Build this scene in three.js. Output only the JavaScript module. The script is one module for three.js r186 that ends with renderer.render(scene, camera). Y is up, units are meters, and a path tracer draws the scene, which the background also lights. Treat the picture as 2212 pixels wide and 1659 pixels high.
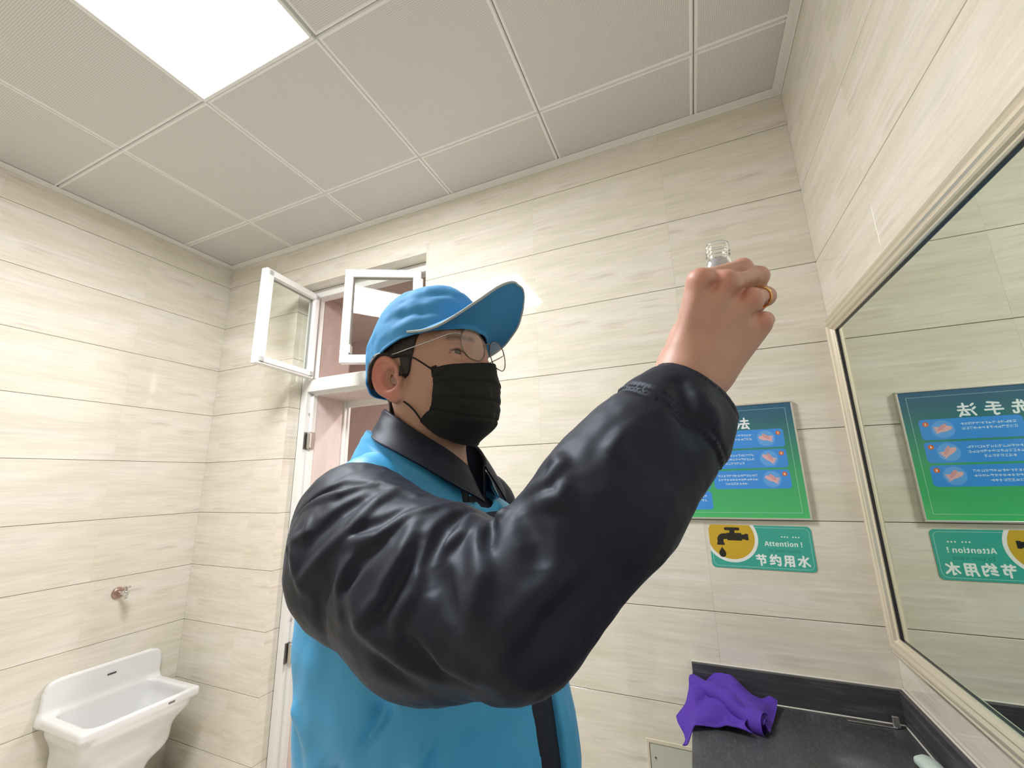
import * as THREE from 'three';
import { mergeGeometries, mergeVertices } from 'three/addons/utils/BufferGeometryUtils.js';
import { RoundedBoxGeometry } from 'three/addons/geometries/RoundedBoxGeometry.js';
import { RectAreaLightUniformsLib } from 'three/addons/lights/RectAreaLightUniformsLib.js';

// ---------------------------------------------------------------- camera, light, exposure
const scene = new THREE.Scene();
scene.background = new THREE.Color(0, 0, 0);
const camera = new THREE.PerspectiveCamera(85.918, 2212 / 1659, 0.02, 30);
camera.rotation.order = 'YXZ';
camera.position.set(0, 1.5, 0);
camera.rotation.set(12.954 * Math.PI / 180, 22.868 * Math.PI / 180, -1.325 * Math.PI / 180);
scene.add(camera);
const renderer = new THREE.WebGLRenderer({ antialias: true });
renderer.toneMapping = THREE.LinearToneMapping;
renderer.toneMappingExposure = 0.91;
renderer.shadowMap.enabled = true;
RectAreaLightUniformsLib.init();
const LAMP_POWER = 62;                                   // radiance of the ceiling panel
const panelLight = new THREE.RectAreaLight(new THREE.Color(0.985, 0.985, 1.0), LAMP_POWER, 0.56, 0.555);
panelLight.name = 'ceiling_panel_light';
panelLight.position.set(-1.33, 2.984, -0.4775);
panelLight.rotation.set(-Math.PI / 2, 0, 0);
scene.add(panelLight);

// ---------------------------------------------------------------- helpers
let seed = 7;
const rnd = () => { seed = (seed * 1664525 + 1013904223) >>> 0; return seed / 4294967296; };
const V = (x, y, z) => new THREE.Vector3(x, y, z);
const clamp = (x, a, b) => Math.min(b, Math.max(a, x));
const sstep = (a, b, x) => { const t = clamp((x - a) / (b - a), 0, 1); return t * t * (3 - 2 * t); };
const mix = (a, b, t) => a + (b - a) * t;
const taken = new Map();
function numbered(name) { const n = taken.get(name) ?? 0; taken.set(name, n + 1); return n ? name + '_' + String(n).padStart(3, '0') : name; }
function info(o, label, category, group) { Object.assign(o.userData, { label, category }); if (group) o.userData.group = group; return o; }
function obj(name, geometry, material, parent = scene) {
  const g = Array.isArray(geometry) ? mergeGeometries(geometry.map(x => { const y = x.index ? x.toNonIndexed() : x; for (const k of Object.keys(y.attributes)) if (!['position', 'normal', 'uv'].includes(k)) y.deleteAttribute(k); return y; })) : geometry;
  const m = new THREE.Mesh(g, material);
  m.name = parent === scene ? numbered(name) : name;
  m.castShadow = m.receiveShadow = true;
  parent.add(m);
  return m;
}
function struct(name, geometry, material) { const m = obj(name, geometry, material); m.userData.kind = 'structure'; return m; }
function group(name, x = 0, y = 0, z = 0, parent = scene) { const g = new THREE.Group(); g.name = parent === scene ? numbered(name) : name; g.position.set(x, y, z); parent.add(g); return g; }
const box = (x0, x1, y0, y1, z0, z1) => new THREE.BoxGeometry(x1 - x0, y1 - y0, z1 - z0).translate((x0 + x1) / 2, (y0 + y1) / 2, (z0 + z1) / 2);
const rbox = (x0, x1, y0, y1, z0, z1, r = 0.003, s = 2) => new RoundedBoxGeometry(x1 - x0, y1 - y0, z1 - z0, s, r).translate((x0 + x1) / 2, (y0 + y1) / 2, (z0 + z1) / 2);
const rod = (a, b, r, r2 = r, n = 12) => { const d = b.clone().sub(a), g = new THREE.CylinderGeometry(r2, r, d.length(), n); g.applyQuaternion(new THREE.Quaternion().setFromUnitVectors(V(0, 1, 0), d.normalize())); return g.translate((a.x + b.x) / 2, (a.y + b.y) / 2, (a.z + b.z) / 2); };
const tube = (pts, r, n = 8, seg = 40, closed = false) => new THREE.TubeGeometry(new THREE.CatmullRomCurve3(pts, closed, 'centripetal'), seg, r, n, closed);

// value noise in three dimensions
const hash3 = (x, y, z) => { let h = Math.imul(x | 0, 374761393) + Math.imul(y | 0, 668265263) + Math.imul(z | 0, 2147483647 ^ 974634541) | 0; h = Math.imul(h ^ (h >>> 13), 1274126177); return ((h ^ (h >>> 16)) >>> 0) / 4294967296; };
function noise3(x, y, z) {
  const i = Math.floor(x), j = Math.floor(y), k = Math.floor(z); let u = x - i, v = y - j, w = z - k;
  u = u * u * (3 - 2 * u); v = v * v * (3 - 2 * v); w = w * w * (3 - 2 * w);
  const L = (a, b, t) => a + (b - a) * t;
  return L(L(L(hash3(i, j, k), hash3(i + 1, j, k), u), L(hash3(i, j + 1, k), hash3(i + 1, j + 1, k), u), v), L(L(hash3(i, j, k + 1), hash3(i + 1, j, k + 1), u), L(hash3(i, j + 1, k + 1), hash3(i + 1, j + 1, k + 1), u), v), w) * 2 - 1;
}
const fbm = (x, y, z, o = 4) => { let s = 0, a = 0.5; for (let i = 0; i < o; i++) { s += a * noise3(x, y, z); x *= 2.03; y *= 2.03; z *= 2.03; a *= 0.5; } return s; };
// noise that repeats every nx, ny cells
function tnoise(x, y, nx, ny, s = 0) {
  const i = Math.floor(x), j = Math.floor(y); let u = x - i, v = y - j; u = u * u * (3 - 2 * u); v = v * v * (3 - 2 * v);
  const m = (a, n) => ((a % n) + n) % n, H = (a, b) => hash3(m(a, nx), m(b, ny), s);
  return mix(mix(H(i, j), H(i + 1, j), u), mix(H(i, j + 1), H(i + 1, j + 1), u), v) * 2 - 1;
}
function dataTex(w, h, fn, srgb) {
  const d = new Uint8Array(w * h * 4), c = [0, 0, 0];
  for (let y = 0; y < h; y++) for (let x = 0; x < w; x++) { fn(x, y, c); const o = (y * w + x) * 4; for (let k = 0; k < 3; k++) d[o + k] = clamp(Math.round(c[k]), 0, 255); d[o + 3] = 255; }
  const t = new THREE.DataTexture(d, w, h); t.wrapS = t.wrapT = THREE.RepeatWrapping; t.magFilter = THREE.LinearFilter; t.minFilter = THREE.LinearMipmapLinearFilter; t.generateMipmaps = true;
  if (srgb) t.colorSpace = THREE.SRGBColorSpace; t.needsUpdate = true; return t;
}
const std = (o) => new THREE.MeshStandardMaterial(o), phy = (o) => new THREE.MeshPhysicalMaterial(o);
const rgb = (r, g, b) => new THREE.Color().setRGB(r, g, b);

// ---- signed distances and a surface-net mesher
const smin = (a, b, k) => { const h = Math.max(k - Math.abs(a - b), 0) / k; return Math.min(a, b) - h * h * k * 0.25; };
const smax = (a, b, k) => -smin(-a, -b, k);
function cap(x, y, z, a, b, r1, r2) {                     // tapered capsule
  const bx = b[0] - a[0], by = b[1] - a[1], bz = b[2] - a[2], px = x - a[0], py = y - a[1], pz = z - a[2];
  const t = clamp((px * bx + py * by + pz * bz) / (bx * bx + by * by + bz * bz), 0, 1);
  return Math.hypot(px - bx * t, py - by * t, pz - bz * t) - (r1 + (r2 - r1) * t);
}
function ell(x, y, z, cx, cy, cz, rx, ry, rz) {
  const px = (x - cx) / rx, py = (y - cy) / ry, pz = (z - cz) / rz, k0 = Math.hypot(px, py, pz), k1 = Math.hypot(px / rx, py / ry, pz / rz);
  return k1 < 1e-9 ? -Math.min(rx, ry, rz) : k0 * (k0 - 1) / k1;
}
function rbx(x, y, z, cx, cy, cz, hx, hy, hz, r) { const qx = Math.abs(x - cx) - hx + r, qy = Math.abs(y - cy) - hy + r, qz = Math.abs(z - cz) - hz + r; return Math.hypot(Math.max(qx, 0), Math.max(qy, 0), Math.max(qz, 0)) + Math.min(Math.max(qx, qy, qz), 0) - r; }
function surface(f, lo, hi, h, paint) {
  const nx = Math.ceil((hi[0] - lo[0]) / h) + 1, ny = Math.ceil((hi[1] - lo[1]) / h) + 1, nz = Math.ceil((hi[2] - lo[2]) / h) + 1, B = 4;
  const val = new Float32Array(nx * ny * nz), id = (i, j, k) => i + nx * (j + ny * k);
  for (let k = 0; k < nz; k += B) for (let j = 0; j < ny; j += B) for (let i = 0; i < nx; i += B) {
    const c = f(lo[0] + (i + 1.5) * h, lo[1] + (j + 1.5) * h, lo[2] + (k + 1.5) * h), far = Math.abs(c) > h * 7;
    for (let c3 = k; c3 < Math.min(k + B, nz); c3++) for (let b = j; b < Math.min(j + B, ny); b++) for (let a = i; a < Math.min(i + B, nx); a++)
      val[id(a, b, c3)] = far ? c : f(lo[0] + a * h, lo[1] + b * h, lo[2] + c3 * h);
  }
  const vert = new Int32Array(nx * ny * nz).fill(-1), P = [], idx = [];
  const E = [[0, 1], [2, 3], [4, 5], [6, 7], [0, 2], [1, 3], [4, 6], [5, 7], [0, 4], [1, 5], [2, 6], [3, 7]];
  const v8 = new Float32Array(8);
  for (let k = 0; k < nz - 1; k++) for (let j = 0; j < ny - 1; j++) for (let i = 0; i < nx - 1; i++) {
    let m = 0;
    for (let q = 0; q < 8; q++) { const v = val[id(i + (q & 1), j + (q >> 1 & 1), k + (q >> 2))]; v8[q] = v; if (v < 0) m |= 1 << q; }
    if (m === 0 || m === 255) continue;
    let x = 0, y = 0, z = 0, n = 0;
    for (const [a, b] of E) { if ((m >> a & 1) === (m >> b & 1)) continue; const t = v8[a] / (v8[a] - v8[b]); x += mix(a & 1, b & 1, t); y += mix(a >> 1 & 1, b >> 1 & 1, t); z += mix(a >> 2, b >> 2, t); n++; }
    vert[id(i, j, k)] = P.length / 3; P.push(lo[0] + (i + x / n) * h, lo[1] + (j + y / n) * h, lo[2] + (k + z / n) * h);
  }
  const quad = (a, b, c, d, flip) => { if (a < 0 || b < 0 || c < 0 || d < 0) return; if (flip) idx.push(a, c, b, a, d, c); else idx.push(a, b, c, a, c, d); };
  for (let k = 1; k < nz - 1; k++) for (let j = 1; j < ny - 1; j++) for (let i = 1; i < nx - 1; i++) {
    const s = val[id(i, j, k)] < 0;
    if (s !== val[id(i + 1, j, k)] < 0) quad(vert[id(i, j - 1, k - 1)], vert[id(i, j, k - 1)], vert[id(i, j, k)], vert[id(i, j - 1, k)], !s);
    if (s !== val[id(i, j + 1, k)] < 0) quad(vert[id(i - 1, j, k - 1)], vert[id(i - 1, j, k)], vert[id(i, j, k)], vert[id(i, j, k - 1)], !s);
    if (s !== val[id(i, j, k + 1)] < 0) quad(vert[id(i - 1, j - 1, k)], vert[id(i, j - 1, k)], vert[id(i, j, k)], vert[id(i - 1, j, k)], !s);
  }
  const N = new Float32Array(P.length), C = paint ? new Float32Array(P.length) : null, UV = new Float32Array(P.length / 3 * 2), e = h * 0.6, col = [0, 0, 0];
  for (let q = 0; q < P.length; q += 3) {
    const x = P[q], y = P[q + 1], z = P[q + 2];
    let gx = f(x + e, y, z) - f(x - e, y, z), gy = f(x, y + e, z) - f(x, y - e, z), gz = f(x, y, z + e) - f(x, y, z - e); const l = Math.hypot(gx, gy, gz) || 1;
    N[q] = gx / l; N[q + 1] = gy / l; N[q + 2] = gz / l; UV[q / 3 * 2] = x * 0.8 + z * 0.6; UV[q / 3 * 2 + 1] = y + 0.3 * (z - x);
    if (paint) { paint(x, y, z, col); C[q] = col[0]; C[q + 1] = col[1]; C[q + 2] = col[2]; }
  }
  const g = new THREE.BufferGeometry();
  g.setAttribute('position', new THREE.Float32BufferAttribute(P, 3)); g.setAttribute('normal', new THREE.BufferAttribute(N, 3)); g.setAttribute('uv', new THREE.BufferAttribute(UV, 2));
  if (paint) g.setAttribute('color', new THREE.BufferAttribute(C, 3));
  g.setIndex(idx); return g;
}
// a grid surface given by p(u, v), closed to a shell of thickness t (t = 0: open sheet)
function sheet(p, nu, nv, t = 0) {
  const P = [], UV = [], idx = [], row = nu + 1, n = row * (nv + 1);
  for (let j = 0; j <= nv; j++) for (let i = 0; i <= nu; i++) { const q = p(i / nu, j / nv); P.push(q.x, q.y, q.z); UV.push(i / nu, j / nv); }
  for (let j = 0; j < nv; j++) for (let i = 0; i < nu; i++) { const a = j * row + i; idx.push(a, a + 1, a + row + 1, a, a + row + 1, a + row); }
  const g = new THREE.BufferGeometry(); g.setAttribute('position', new THREE.Float32BufferAttribute(P, 3)); g.setAttribute('uv', new THREE.Float32BufferAttribute(UV, 2)); g.setIndex(idx); g.computeVertexNormals();
  if (!t) return g;
  const N = g.attributes.normal.array, P2 = P.slice(), UV2 = UV.concat(UV), idx2 = idx.slice();
  for (let q = 0; q < n * 3; q++) P2.push(P[q] - N[q] * t);
  for (let q = 0; q < idx.length; q += 3) idx2.push(idx[q] + n, idx[q + 2] + n, idx[q + 1] + n);
  const rim = (a, b) => idx2.push(a, a + n, b + n, a, b + n, b);
  for (let i = 0; i < nu; i++) { rim(i + 1, i); rim(nv * row + i, nv * row + i + 1); }
  for (let j = 0; j < nv; j++) { rim(j * row, (j + 1) * row); rim((j + 1) * row + nu, j * row + nu); }
  const s = new THREE.BufferGeometry(); s.setAttribute('position', new THREE.Float32BufferAttribute(P2, 3)); s.setAttribute('uv', new THREE.Float32BufferAttribute(UV2, 2)); s.setIndex(idx2); s.computeVertexNormals();
  return s;
}

// ---------------------------------------------------------------- the room
const XL = -2.839, XR = 0.494, ZB = -1.69, ZF = 1.62, YC = 3.0;
const OX0 = -2.15, OX1 = -1.2, OY = 2.71;                // the door opening in the back wall
const FZ = -1.772, RZ = -2.06;                           // face of the door frame, far side of the wall

const tileTex = dataTex(1024, 512, (x, y, c) => {         // 1.2 m x 0.6 m of stone-look tile: long wavy grain
  const w = 2.2 * tnoise(x / 128, y / 64, 8, 8, 3) + 0.8 * tnoise(x / 32, y / 32, 32, 16, 4);
  const a = tnoise(x / 128, (y + w * 3) / 8, 8, 64, 1), b = tnoise(x / 64, (y + w * 2) / 4, 16, 128, 2), d = tnoise(x / 256, y / 32, 4, 16, 5), f = tnoise(x / 2, y / 2, 512, 256, 6), gx = tnoise(x / 32, (y + w * 2) / 2, 32, 256, 8);
  const streak = Math.max(0, a - 0.35) * 1.5 * Math.max(0, 0.4 + d);
  const v = 1 + 0.022 * a + 0.018 * b + 0.025 * d + 0.010 * f + 0.012 * gx - 0.10 * streak;
  c[0] = 230 * v; c[1] = 224 * v * (1 - 0.010 * streak); c[2] = 210 * v * (1 - 0.03 * streak + 0.02 * d);
}, true);
const tileMat = phy({ map: tileTex, roughness: 0.06, ior: 1.5 });
const groutMat = std({ color: rgb(0.36, 0.31, 0.23), roughness: 0.9 });
const T = 0.008, J = 0.0011, JV = 0.00010;                              // tile thickness, half a joint
const tileCache = new Map();
function tileGeo(w, h, variant) {
  const key = [w.toFixed(4), h.toFixed(4), variant].join();
  if (tileCache.has(key)) return tileCache.get(key);
  const b = 0.0009, bx = 0.00012, x = w / 2, y = h / 2, P = [], I = [], U = [], N = [], uo = (variant * 0.37) % 1, vo = (variant * 0.61) % 1;
  const ring = [[-x, -y], [x, -y], [x, y], [-x, y]], inn = [[-x + bx, -y + b], [x - bx, -y + b], [x - bx, y - b], [-x + bx, y - b]];
  const quad = (q, n) => { const s = P.length / 3; for (const p of q) { P.push(...p); N.push(...n); U.push((p[0] + x) / 1.2 + uo, (p[1] + y) / 0.6 + vo); } I.push(s, s + 1, s + 2, s, s + 2, s + 3); };
  quad(inn.map(p => [p[0], p[1], T]), [0, 0, 1]);
  for (let k = 0; k < 4; k++) {
    const m = (k + 1) % 4, n = [[0, -1], [1, 0], [0, 1], [-1, 0]][k];
    quad([[...ring[k], T - b], [...ring[m], T - b], [...inn[m], T], [...inn[k], T]], [n[0] * 0.7, n[1] * 0.7, 0.7]);
    quad([[...ring[k], 0], [...ring[m], 0], [...ring[m], T - b], [...ring[k], T - b]], [n[0], n[1], 0]);
  }
  const g = new THREE.BufferGeometry(); g.setAttribute('position', new THREE.Float32BufferAttribute(P, 3)); g.setAttribute('normal', new THREE.Float32BufferAttribute(N, 3)); g.setAttribute('uv', new THREE.Float32BufferAttribute(U, 2)); g.setIndex(I);
  tileCache.set(key, g); return g;
}
// tiles on a wall: lines along the wall and up it; place(s, y) gives the point on the finished face behind the tile
const ROWS = [0, 0.143, 0.443, 0.743, 1.043, 1.343, 1.643, 1.943, 2.243, 2.543, 2.843, YC];
let tileNo = 0;
function tiles(wall, cols, place, turn, hole) {
  for (let j = 0; j + 1 < ROWS.length; j++) for (let i = 0; i + 1 < cols.length; i++) {
    let pieces = [[cols[i], cols[i + 1], ROWS[j], ROWS[j + 1]]];
    if (hole) pieces = pieces.flatMap(([a, b, c, d]) => {
      const [h0, h1, hy] = hole;
      if (b <= h0 || a >= h1 || c >= hy) return [[a, b, c, d]];
      const out = [];
      if (a < h0) out.push([a, h0, c, Math.min(d, 9)]);
      if (b > h1) out.push([h1, b, c, d]);
      if (d > hy) out.push([Math.max(a, h0), Math.min(b, h1), hy, d]);
      return out;
    });
    for (const [a, b, c, d] of pieces) {
      if (b - a < 0.012 || d - c < 0.012) continue;
      const m = obj('tile', tileGeo(b - a - 2 * JV, d - c - 2 * J, (tileNo++ * 7) % 9), tileMat, wall);
      m.position.copy(place((a + b) / 2, (c + d) / 2)); m.rotation.y = turn;
    }
  }
}
const lines = (from, to, at, step) => { const l = [from]; let q = at + Math.ceil((from - at) / step + 1e-6) * step; for (; q < to - 1e-6; q += step) l.push(q); l.push(to); return l; };
// back wall with its opening, 0.37 m thick
const wallBack = struct('wall_back', [box(XL - 0.12, OX0 - T, 0, YC + 0.1, RZ, ZB - T), box(OX1 + T, XR + 0.12, 0, YC + 0.1, RZ, ZB - T), box(OX0 - T, OX1 + T, OY + T, YC + 0.1, RZ, ZB - T)], groutMat);
tiles(wallBack, lines(XL, XR, 0.018, 0.6), (s, y) => V(s, y, ZB - T), 0, [OX0, OX1, OY]);
{ // tiled reveal around the opening
  for (let j = 0; j + 1 < ROWS.length; j++) { const c = ROWS[j], d = Math.min(ROWS[j + 1], OY); if (d - c < 0.02) continue;
    for (const s of [-1, 1]) { const w = ZB - FZ - 0.001, m = obj('tile', tileGeo(w, d - c - 2 * J, j % 9), tileMat, wallBack); m.position.set(s < 0 ? OX0 - T : OX1 + T, (c + d) / 2, (ZB + FZ) / 2); m.rotation.y = s < 0 ? Math.PI / 2 : -Math.PI / 2; } }
  for (const [a, b] of [[OX0, -1.782], [-1.782, OX1]]) { const m = obj('tile', tileGeo(b - a - 2 * J, ZB - FZ - 0.001, 3), tileMat, wallBack); m.position.set((a + b) / 2, OY + T, (ZB + FZ) / 2); m.rotation.x = Math.PI / 2; }
}
const wallLeft = struct('wall_left', box(XL - 0.12, XL - T, 0, YC + 0.1, ZB - T, ZF + 0.12), groutMat);
tiles(wallLeft, lines(-ZF, -ZB, 1.22, 0.6), (s, y) => V(XL - T, y, -s), Math.PI / 2);
const wallRight = struct('wall_right', box(XR + T, XR + 0.12, 0, YC + 0.1, ZB - T, ZF + 0.12), groutMat);
tiles(wallRight, lines(ZB, ZF, -1.22, 0.6), (s, y) => V(XR + T, y, s), -Math.PI / 2);
const wallFront = struct('wall_front', box(XL - 0.12, XR + 0.12, 0, YC + 0.1, ZF + T, ZF + 0.12), groutMat);
tiles(wallFront, lines(-XR, -XL, 0.3, 0.6), (s, y) => V(-s, y, ZF + T), Math.PI);
// floor
const floorTex = dataTex(256, 256, (x, y, c) => { const v = 1 + 0.05 * tnoise(x / 16, y / 16, 16, 16, 1) + 0.05 * tnoise(x / 2, y / 2, 128, 128, 2); c[0] = 238 * v; c[1] = 233 * v; c[2] = 223 * v; }, true);
const floorMat = std({ map: floorTex, roughness: 0.25 });
const floor = struct('floor', box(-3.5, XR + 0.12, -0.12, -0.0042, ZB - 1.75, ZF + 0.12), groutMat);
{ const g = rbox(-0.2985, 0.2985, -0.003, 0, -0.2985, 0.2985, 0.001, 1);
  for (let x = XL + 0.3; x < XR + 0.1; x += 0.6) for (let z = ZB + 0.3; z < ZF; z += 0.6) { const m = obj('floor_tile', g, floorMat, floor); m.position.set(Math.min(x, XR - 0.3), x > XR - 0.3 ? -0.0004 : 0, Math.min(z, ZF - 0.3)); } }

// ceiling: perforated metal panels of 0.6 m in a white frame
const perfTex = dataTex(256, 256, (x, y, c) => { const d = Math.hypot(x % 16 - 8, y % 16 - 8), v = d < 3.4 ? 0.80 : 1; c[0] = 222 * v; c[1] = 221 * v; c[2] = 218 * v; }, true);
const perfBump = dataTex(256, 256, (x, y, c) => { const d = Math.hypot(x % 16 - 8, y % 16 - 8); c[0] = c[1] = c[2] = 255 * sstep(2, 4.2, d); });
for (const t of [perfTex, perfBump]) t.repeat.set(1 / 0.096, 1 / 0.096);
const panelMat = std({ map: perfTex, bumpMap: perfBump, bumpScale: 0.0006, roughness: 0.42 });
const panelEdge = std({ color: rgb(0.90, 0.895, 0.88), roughness: 0.35 });
const ceiling = struct('ceiling', box(XL - 0.12, XR + 0.12, YC + 0.02, YC + 0.14, ZB - 0.02, ZF + 0.12), std({ color: rgb(0.25, 0.24, 0.22), roughness: 0.9 }));
const CX = [XL + 0.012, -2.23, -1.63, -1.03, -0.43, 0.17, XR - 0.012], CZ = [ZB + 0.012, -1.374, -0.775, -0.18, 0.42, 1.02, ZF - 0.012];
function ceilingPanel(x0, x1, z0, z1) {
  const e = 0.013, g = 0.0009, d = 0.006, w = x1 - x0 - 2 * g, h = z1 - z0 - 2 * g;
  const face = new THREE.PlaneGeometry(w - 2 * e, h - 2 * e); const uv = face.attributes.uv; for (let i = 0; i < 4; i++) uv.setXY(i, uv.getX(i) * (w - 2 * e), uv.getY(i) * (h - 2 * e));
  face.rotateX(Math.PI / 2);
  const p = obj('ceiling_panel', face, panelMat, ceiling); p.position.set((x0 + x1) / 2, YC, (z0 + z1) / 2);
  const X = w / 2, Z = h / 2, P = [], I = [], o = [[-X, -Z], [X, -Z], [X, Z], [-X, Z]];
  for (let k = 0; k < 4; k++) { const a = o[k], b = o[(k + 1) % 4], sh = (q, t, y) => [Math.sign(q[0]) * (X - t), y, Math.sign(q[1]) * (Z - t)];
    for (const [t0, y0, t1, y1] of [[e, 0, e * 0.75, -0.0022], [e * 0.75, -0.0022, e * 0.3, -0.0022], [e * 0.3, -0.0022, 0, d], [0, d, 0, 0.018]]) { const s = P.length / 3; P.push(...sh(a, t0, y0), ...sh(b, t0, y0), ...sh(b, t1, y1), ...sh(a, t1, y1)); I.push(s, s + 1, s + 2, s, s + 2, s + 3); } }
  const eg = new THREE.BufferGeometry(); eg.setAttribute('position', new THREE.Float32BufferAttribute(P, 3)); eg.setIndex(I); eg.computeVertexNormals();
  obj('edge_rim', eg, panelEdge, p);
}
for (let i = 0; i + 1 < CX.length; i++) for (let j = 0; j + 1 < CZ.length; j++) if (!(i === 2 && j === 2)) ceilingPanel(CX[i], CX[i + 1], CZ[j], CZ[j + 1]);
// wall angle round the ceiling
const trimMat = std({ color: rgb(0.90, 0.89, 0.87), roughness: 0.4 });
struct('trim_1', [rbox(XL, XR, YC - 0.008, YC - 0.001, ZB, ZB + 0.034, 0.0015, 1), rbox(XL, XR, YC - 0.014, YC - 0.001, ZB + 0.0005, ZB + 0.004, 0.001, 1)], trimMat);
struct('trim_2', [rbox(XL, XL + 0.034, YC - 0.0085, YC - 0.0015, ZB + 0.034, ZF, 0.0015, 1), rbox(XL + 0.0005, XL + 0.004, YC - 0.014, YC - 0.001, ZB + 0.004, ZF, 0.001, 1)], trimMat);
struct('trim_3', [rbox(XR - 0.034, XR, YC - 0.0085, YC - 0.0015, ZB + 0.034, ZF, 0.0015, 1), rbox(XR - 0.004, XR - 0.0005, YC - 0.014, YC - 0.001, ZB + 0.004, ZF, 0.001, 1)], trimMat);

// ceiling light panel
for (const [lx, lz, hx, hz, says] of [[-1.33, -0.4775, 0.2965, 0.2965, 'bright square white light panel set in the ceiling']]) {
  const t = group('ceiling_light', lx, YC, lz);
  info(t, says, 'ceiling light');
  const e = 0.0125, pm = std({ color: rgb(0.85, 0.85, 0.84), roughness: 0.3 });
  for (const s of [-1, 1]) { obj('frame_rail', rbox(-hx, hx, -0.011, 0.012, s > 0 ? hz - e : -hz, s > 0 ? hz : e - hz, 0.002, 1), pm, t); obj('frame_rail', rbox(s > 0 ? hx - e : -hx, s > 0 ? hx : e - hx, -0.011, 0.012, e - hz, hz - e, 0.002, 1), pm, t); }
  obj('diffuser', box(e - hx, hx - e, -0.006, 0.006, e - hz, hz - e), std({ color: rgb(0.9, 0.9, 0.9), emissive: rgb(1, 0.985, 0.97), emissiveIntensity: 6, roughness: 0.5 }), t);
}

// ---------------------------------------------------------------- the passage behind the door, plastered pink
const pinkTex = dataTex(256, 256, (x, y, c) => { const v = 1 + 0.025 * tnoise(x / 32, y / 32, 8, 8, 1) + 0.02 * tnoise(x / 4, y / 4, 64, 64, 2); c[0] = 222 * v; c[1] = 208 * v; c[2] = 203 * v; }, true);
const pinkMat = std({ map: pinkTex, roughness: 0.75 });
const PX0 = -3.3, PX1 = 0.2, PZ = -3.3;
struct('wall_passage_far', box(PX0, PX1, 0, 3.0, PZ - 0.1, PZ), pinkMat);
struct('wall_passage_left', box(PX0 - 0.1, PX0, 0, 3.0, PZ, RZ), pinkMat);
struct('wall_passage_right', box(PX1, PX1 + 0.1, 0, 3.0, PZ, RZ), pinkMat);
struct('ceiling_passage', box(PX0 - 0.1, PX1 + 0.1, 3.0, 3.1, PZ - 0.1, RZ), pinkMat);
struct('wall_passage_near', [box(PX0, OX0, 0, 3.0, RZ - 0.012, RZ - 0.001), box(OX1, PX1, 0, 3.0, RZ - 0.012, RZ - 0.001), box(OX0, OX1, OY, 3.0, RZ - 0.012, RZ - 0.001)], pinkMat);
// plastered lining of the opening behind the frame, and the shelf over the door head
struct('trim_4', [box(OX0 - T, OX0 + 0.070, 0.001, 2.075, RZ - 0.012, FZ - 0.066), box(OX1 - 0.04, OX1 + T, 0.001, 2.075, RZ - 0.012, FZ - 0.066)], pinkMat);
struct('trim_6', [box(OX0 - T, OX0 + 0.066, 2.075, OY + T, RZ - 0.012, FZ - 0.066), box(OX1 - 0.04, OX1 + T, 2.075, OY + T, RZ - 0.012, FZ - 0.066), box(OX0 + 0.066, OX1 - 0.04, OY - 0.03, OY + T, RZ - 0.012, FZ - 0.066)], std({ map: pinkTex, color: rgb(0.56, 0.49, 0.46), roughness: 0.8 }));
struct('trim_5', box(OX0 + 0.070, OX1 - 0.04, 2.028, 2.075, RZ - 0.012, FZ - 0.066), pinkMat);

// lamp on the passage ceiling
{
  const t = group('passage_lamp', -0.32, 3.0, -2.95); info(t, 'round ceiling lamp in the pink passage behind the door', 'ceiling light');
  obj('lamp_base', new THREE.CylinderGeometry(0.15, 0.15, 0.02, 32).translate(0, -0.011, 0), std({ color: rgb(0.8, 0.8, 0.78), roughness: 0.4 }), t);
  obj('lamp_shade', new THREE.CylinderGeometry(0.14, 0.125, 0.05, 32).translate(0, -0.046, 0), std({ color: rgb(0.9, 0.88, 0.85), emissive: rgb(1, 0.93, 0.86), emissiveIntensity: 4, roughness: 0.5 }), t);
  const l = new THREE.RectAreaLight(new THREE.Color(1, 0.97, 0.95), 300, 0.22, 0.22); l.name = 'passage_lamp_light'; l.position.set(-0.32, 2.925, -2.95); l.rotation.set(-Math.PI / 2, 0, 0); scene.add(l);
}
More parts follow.
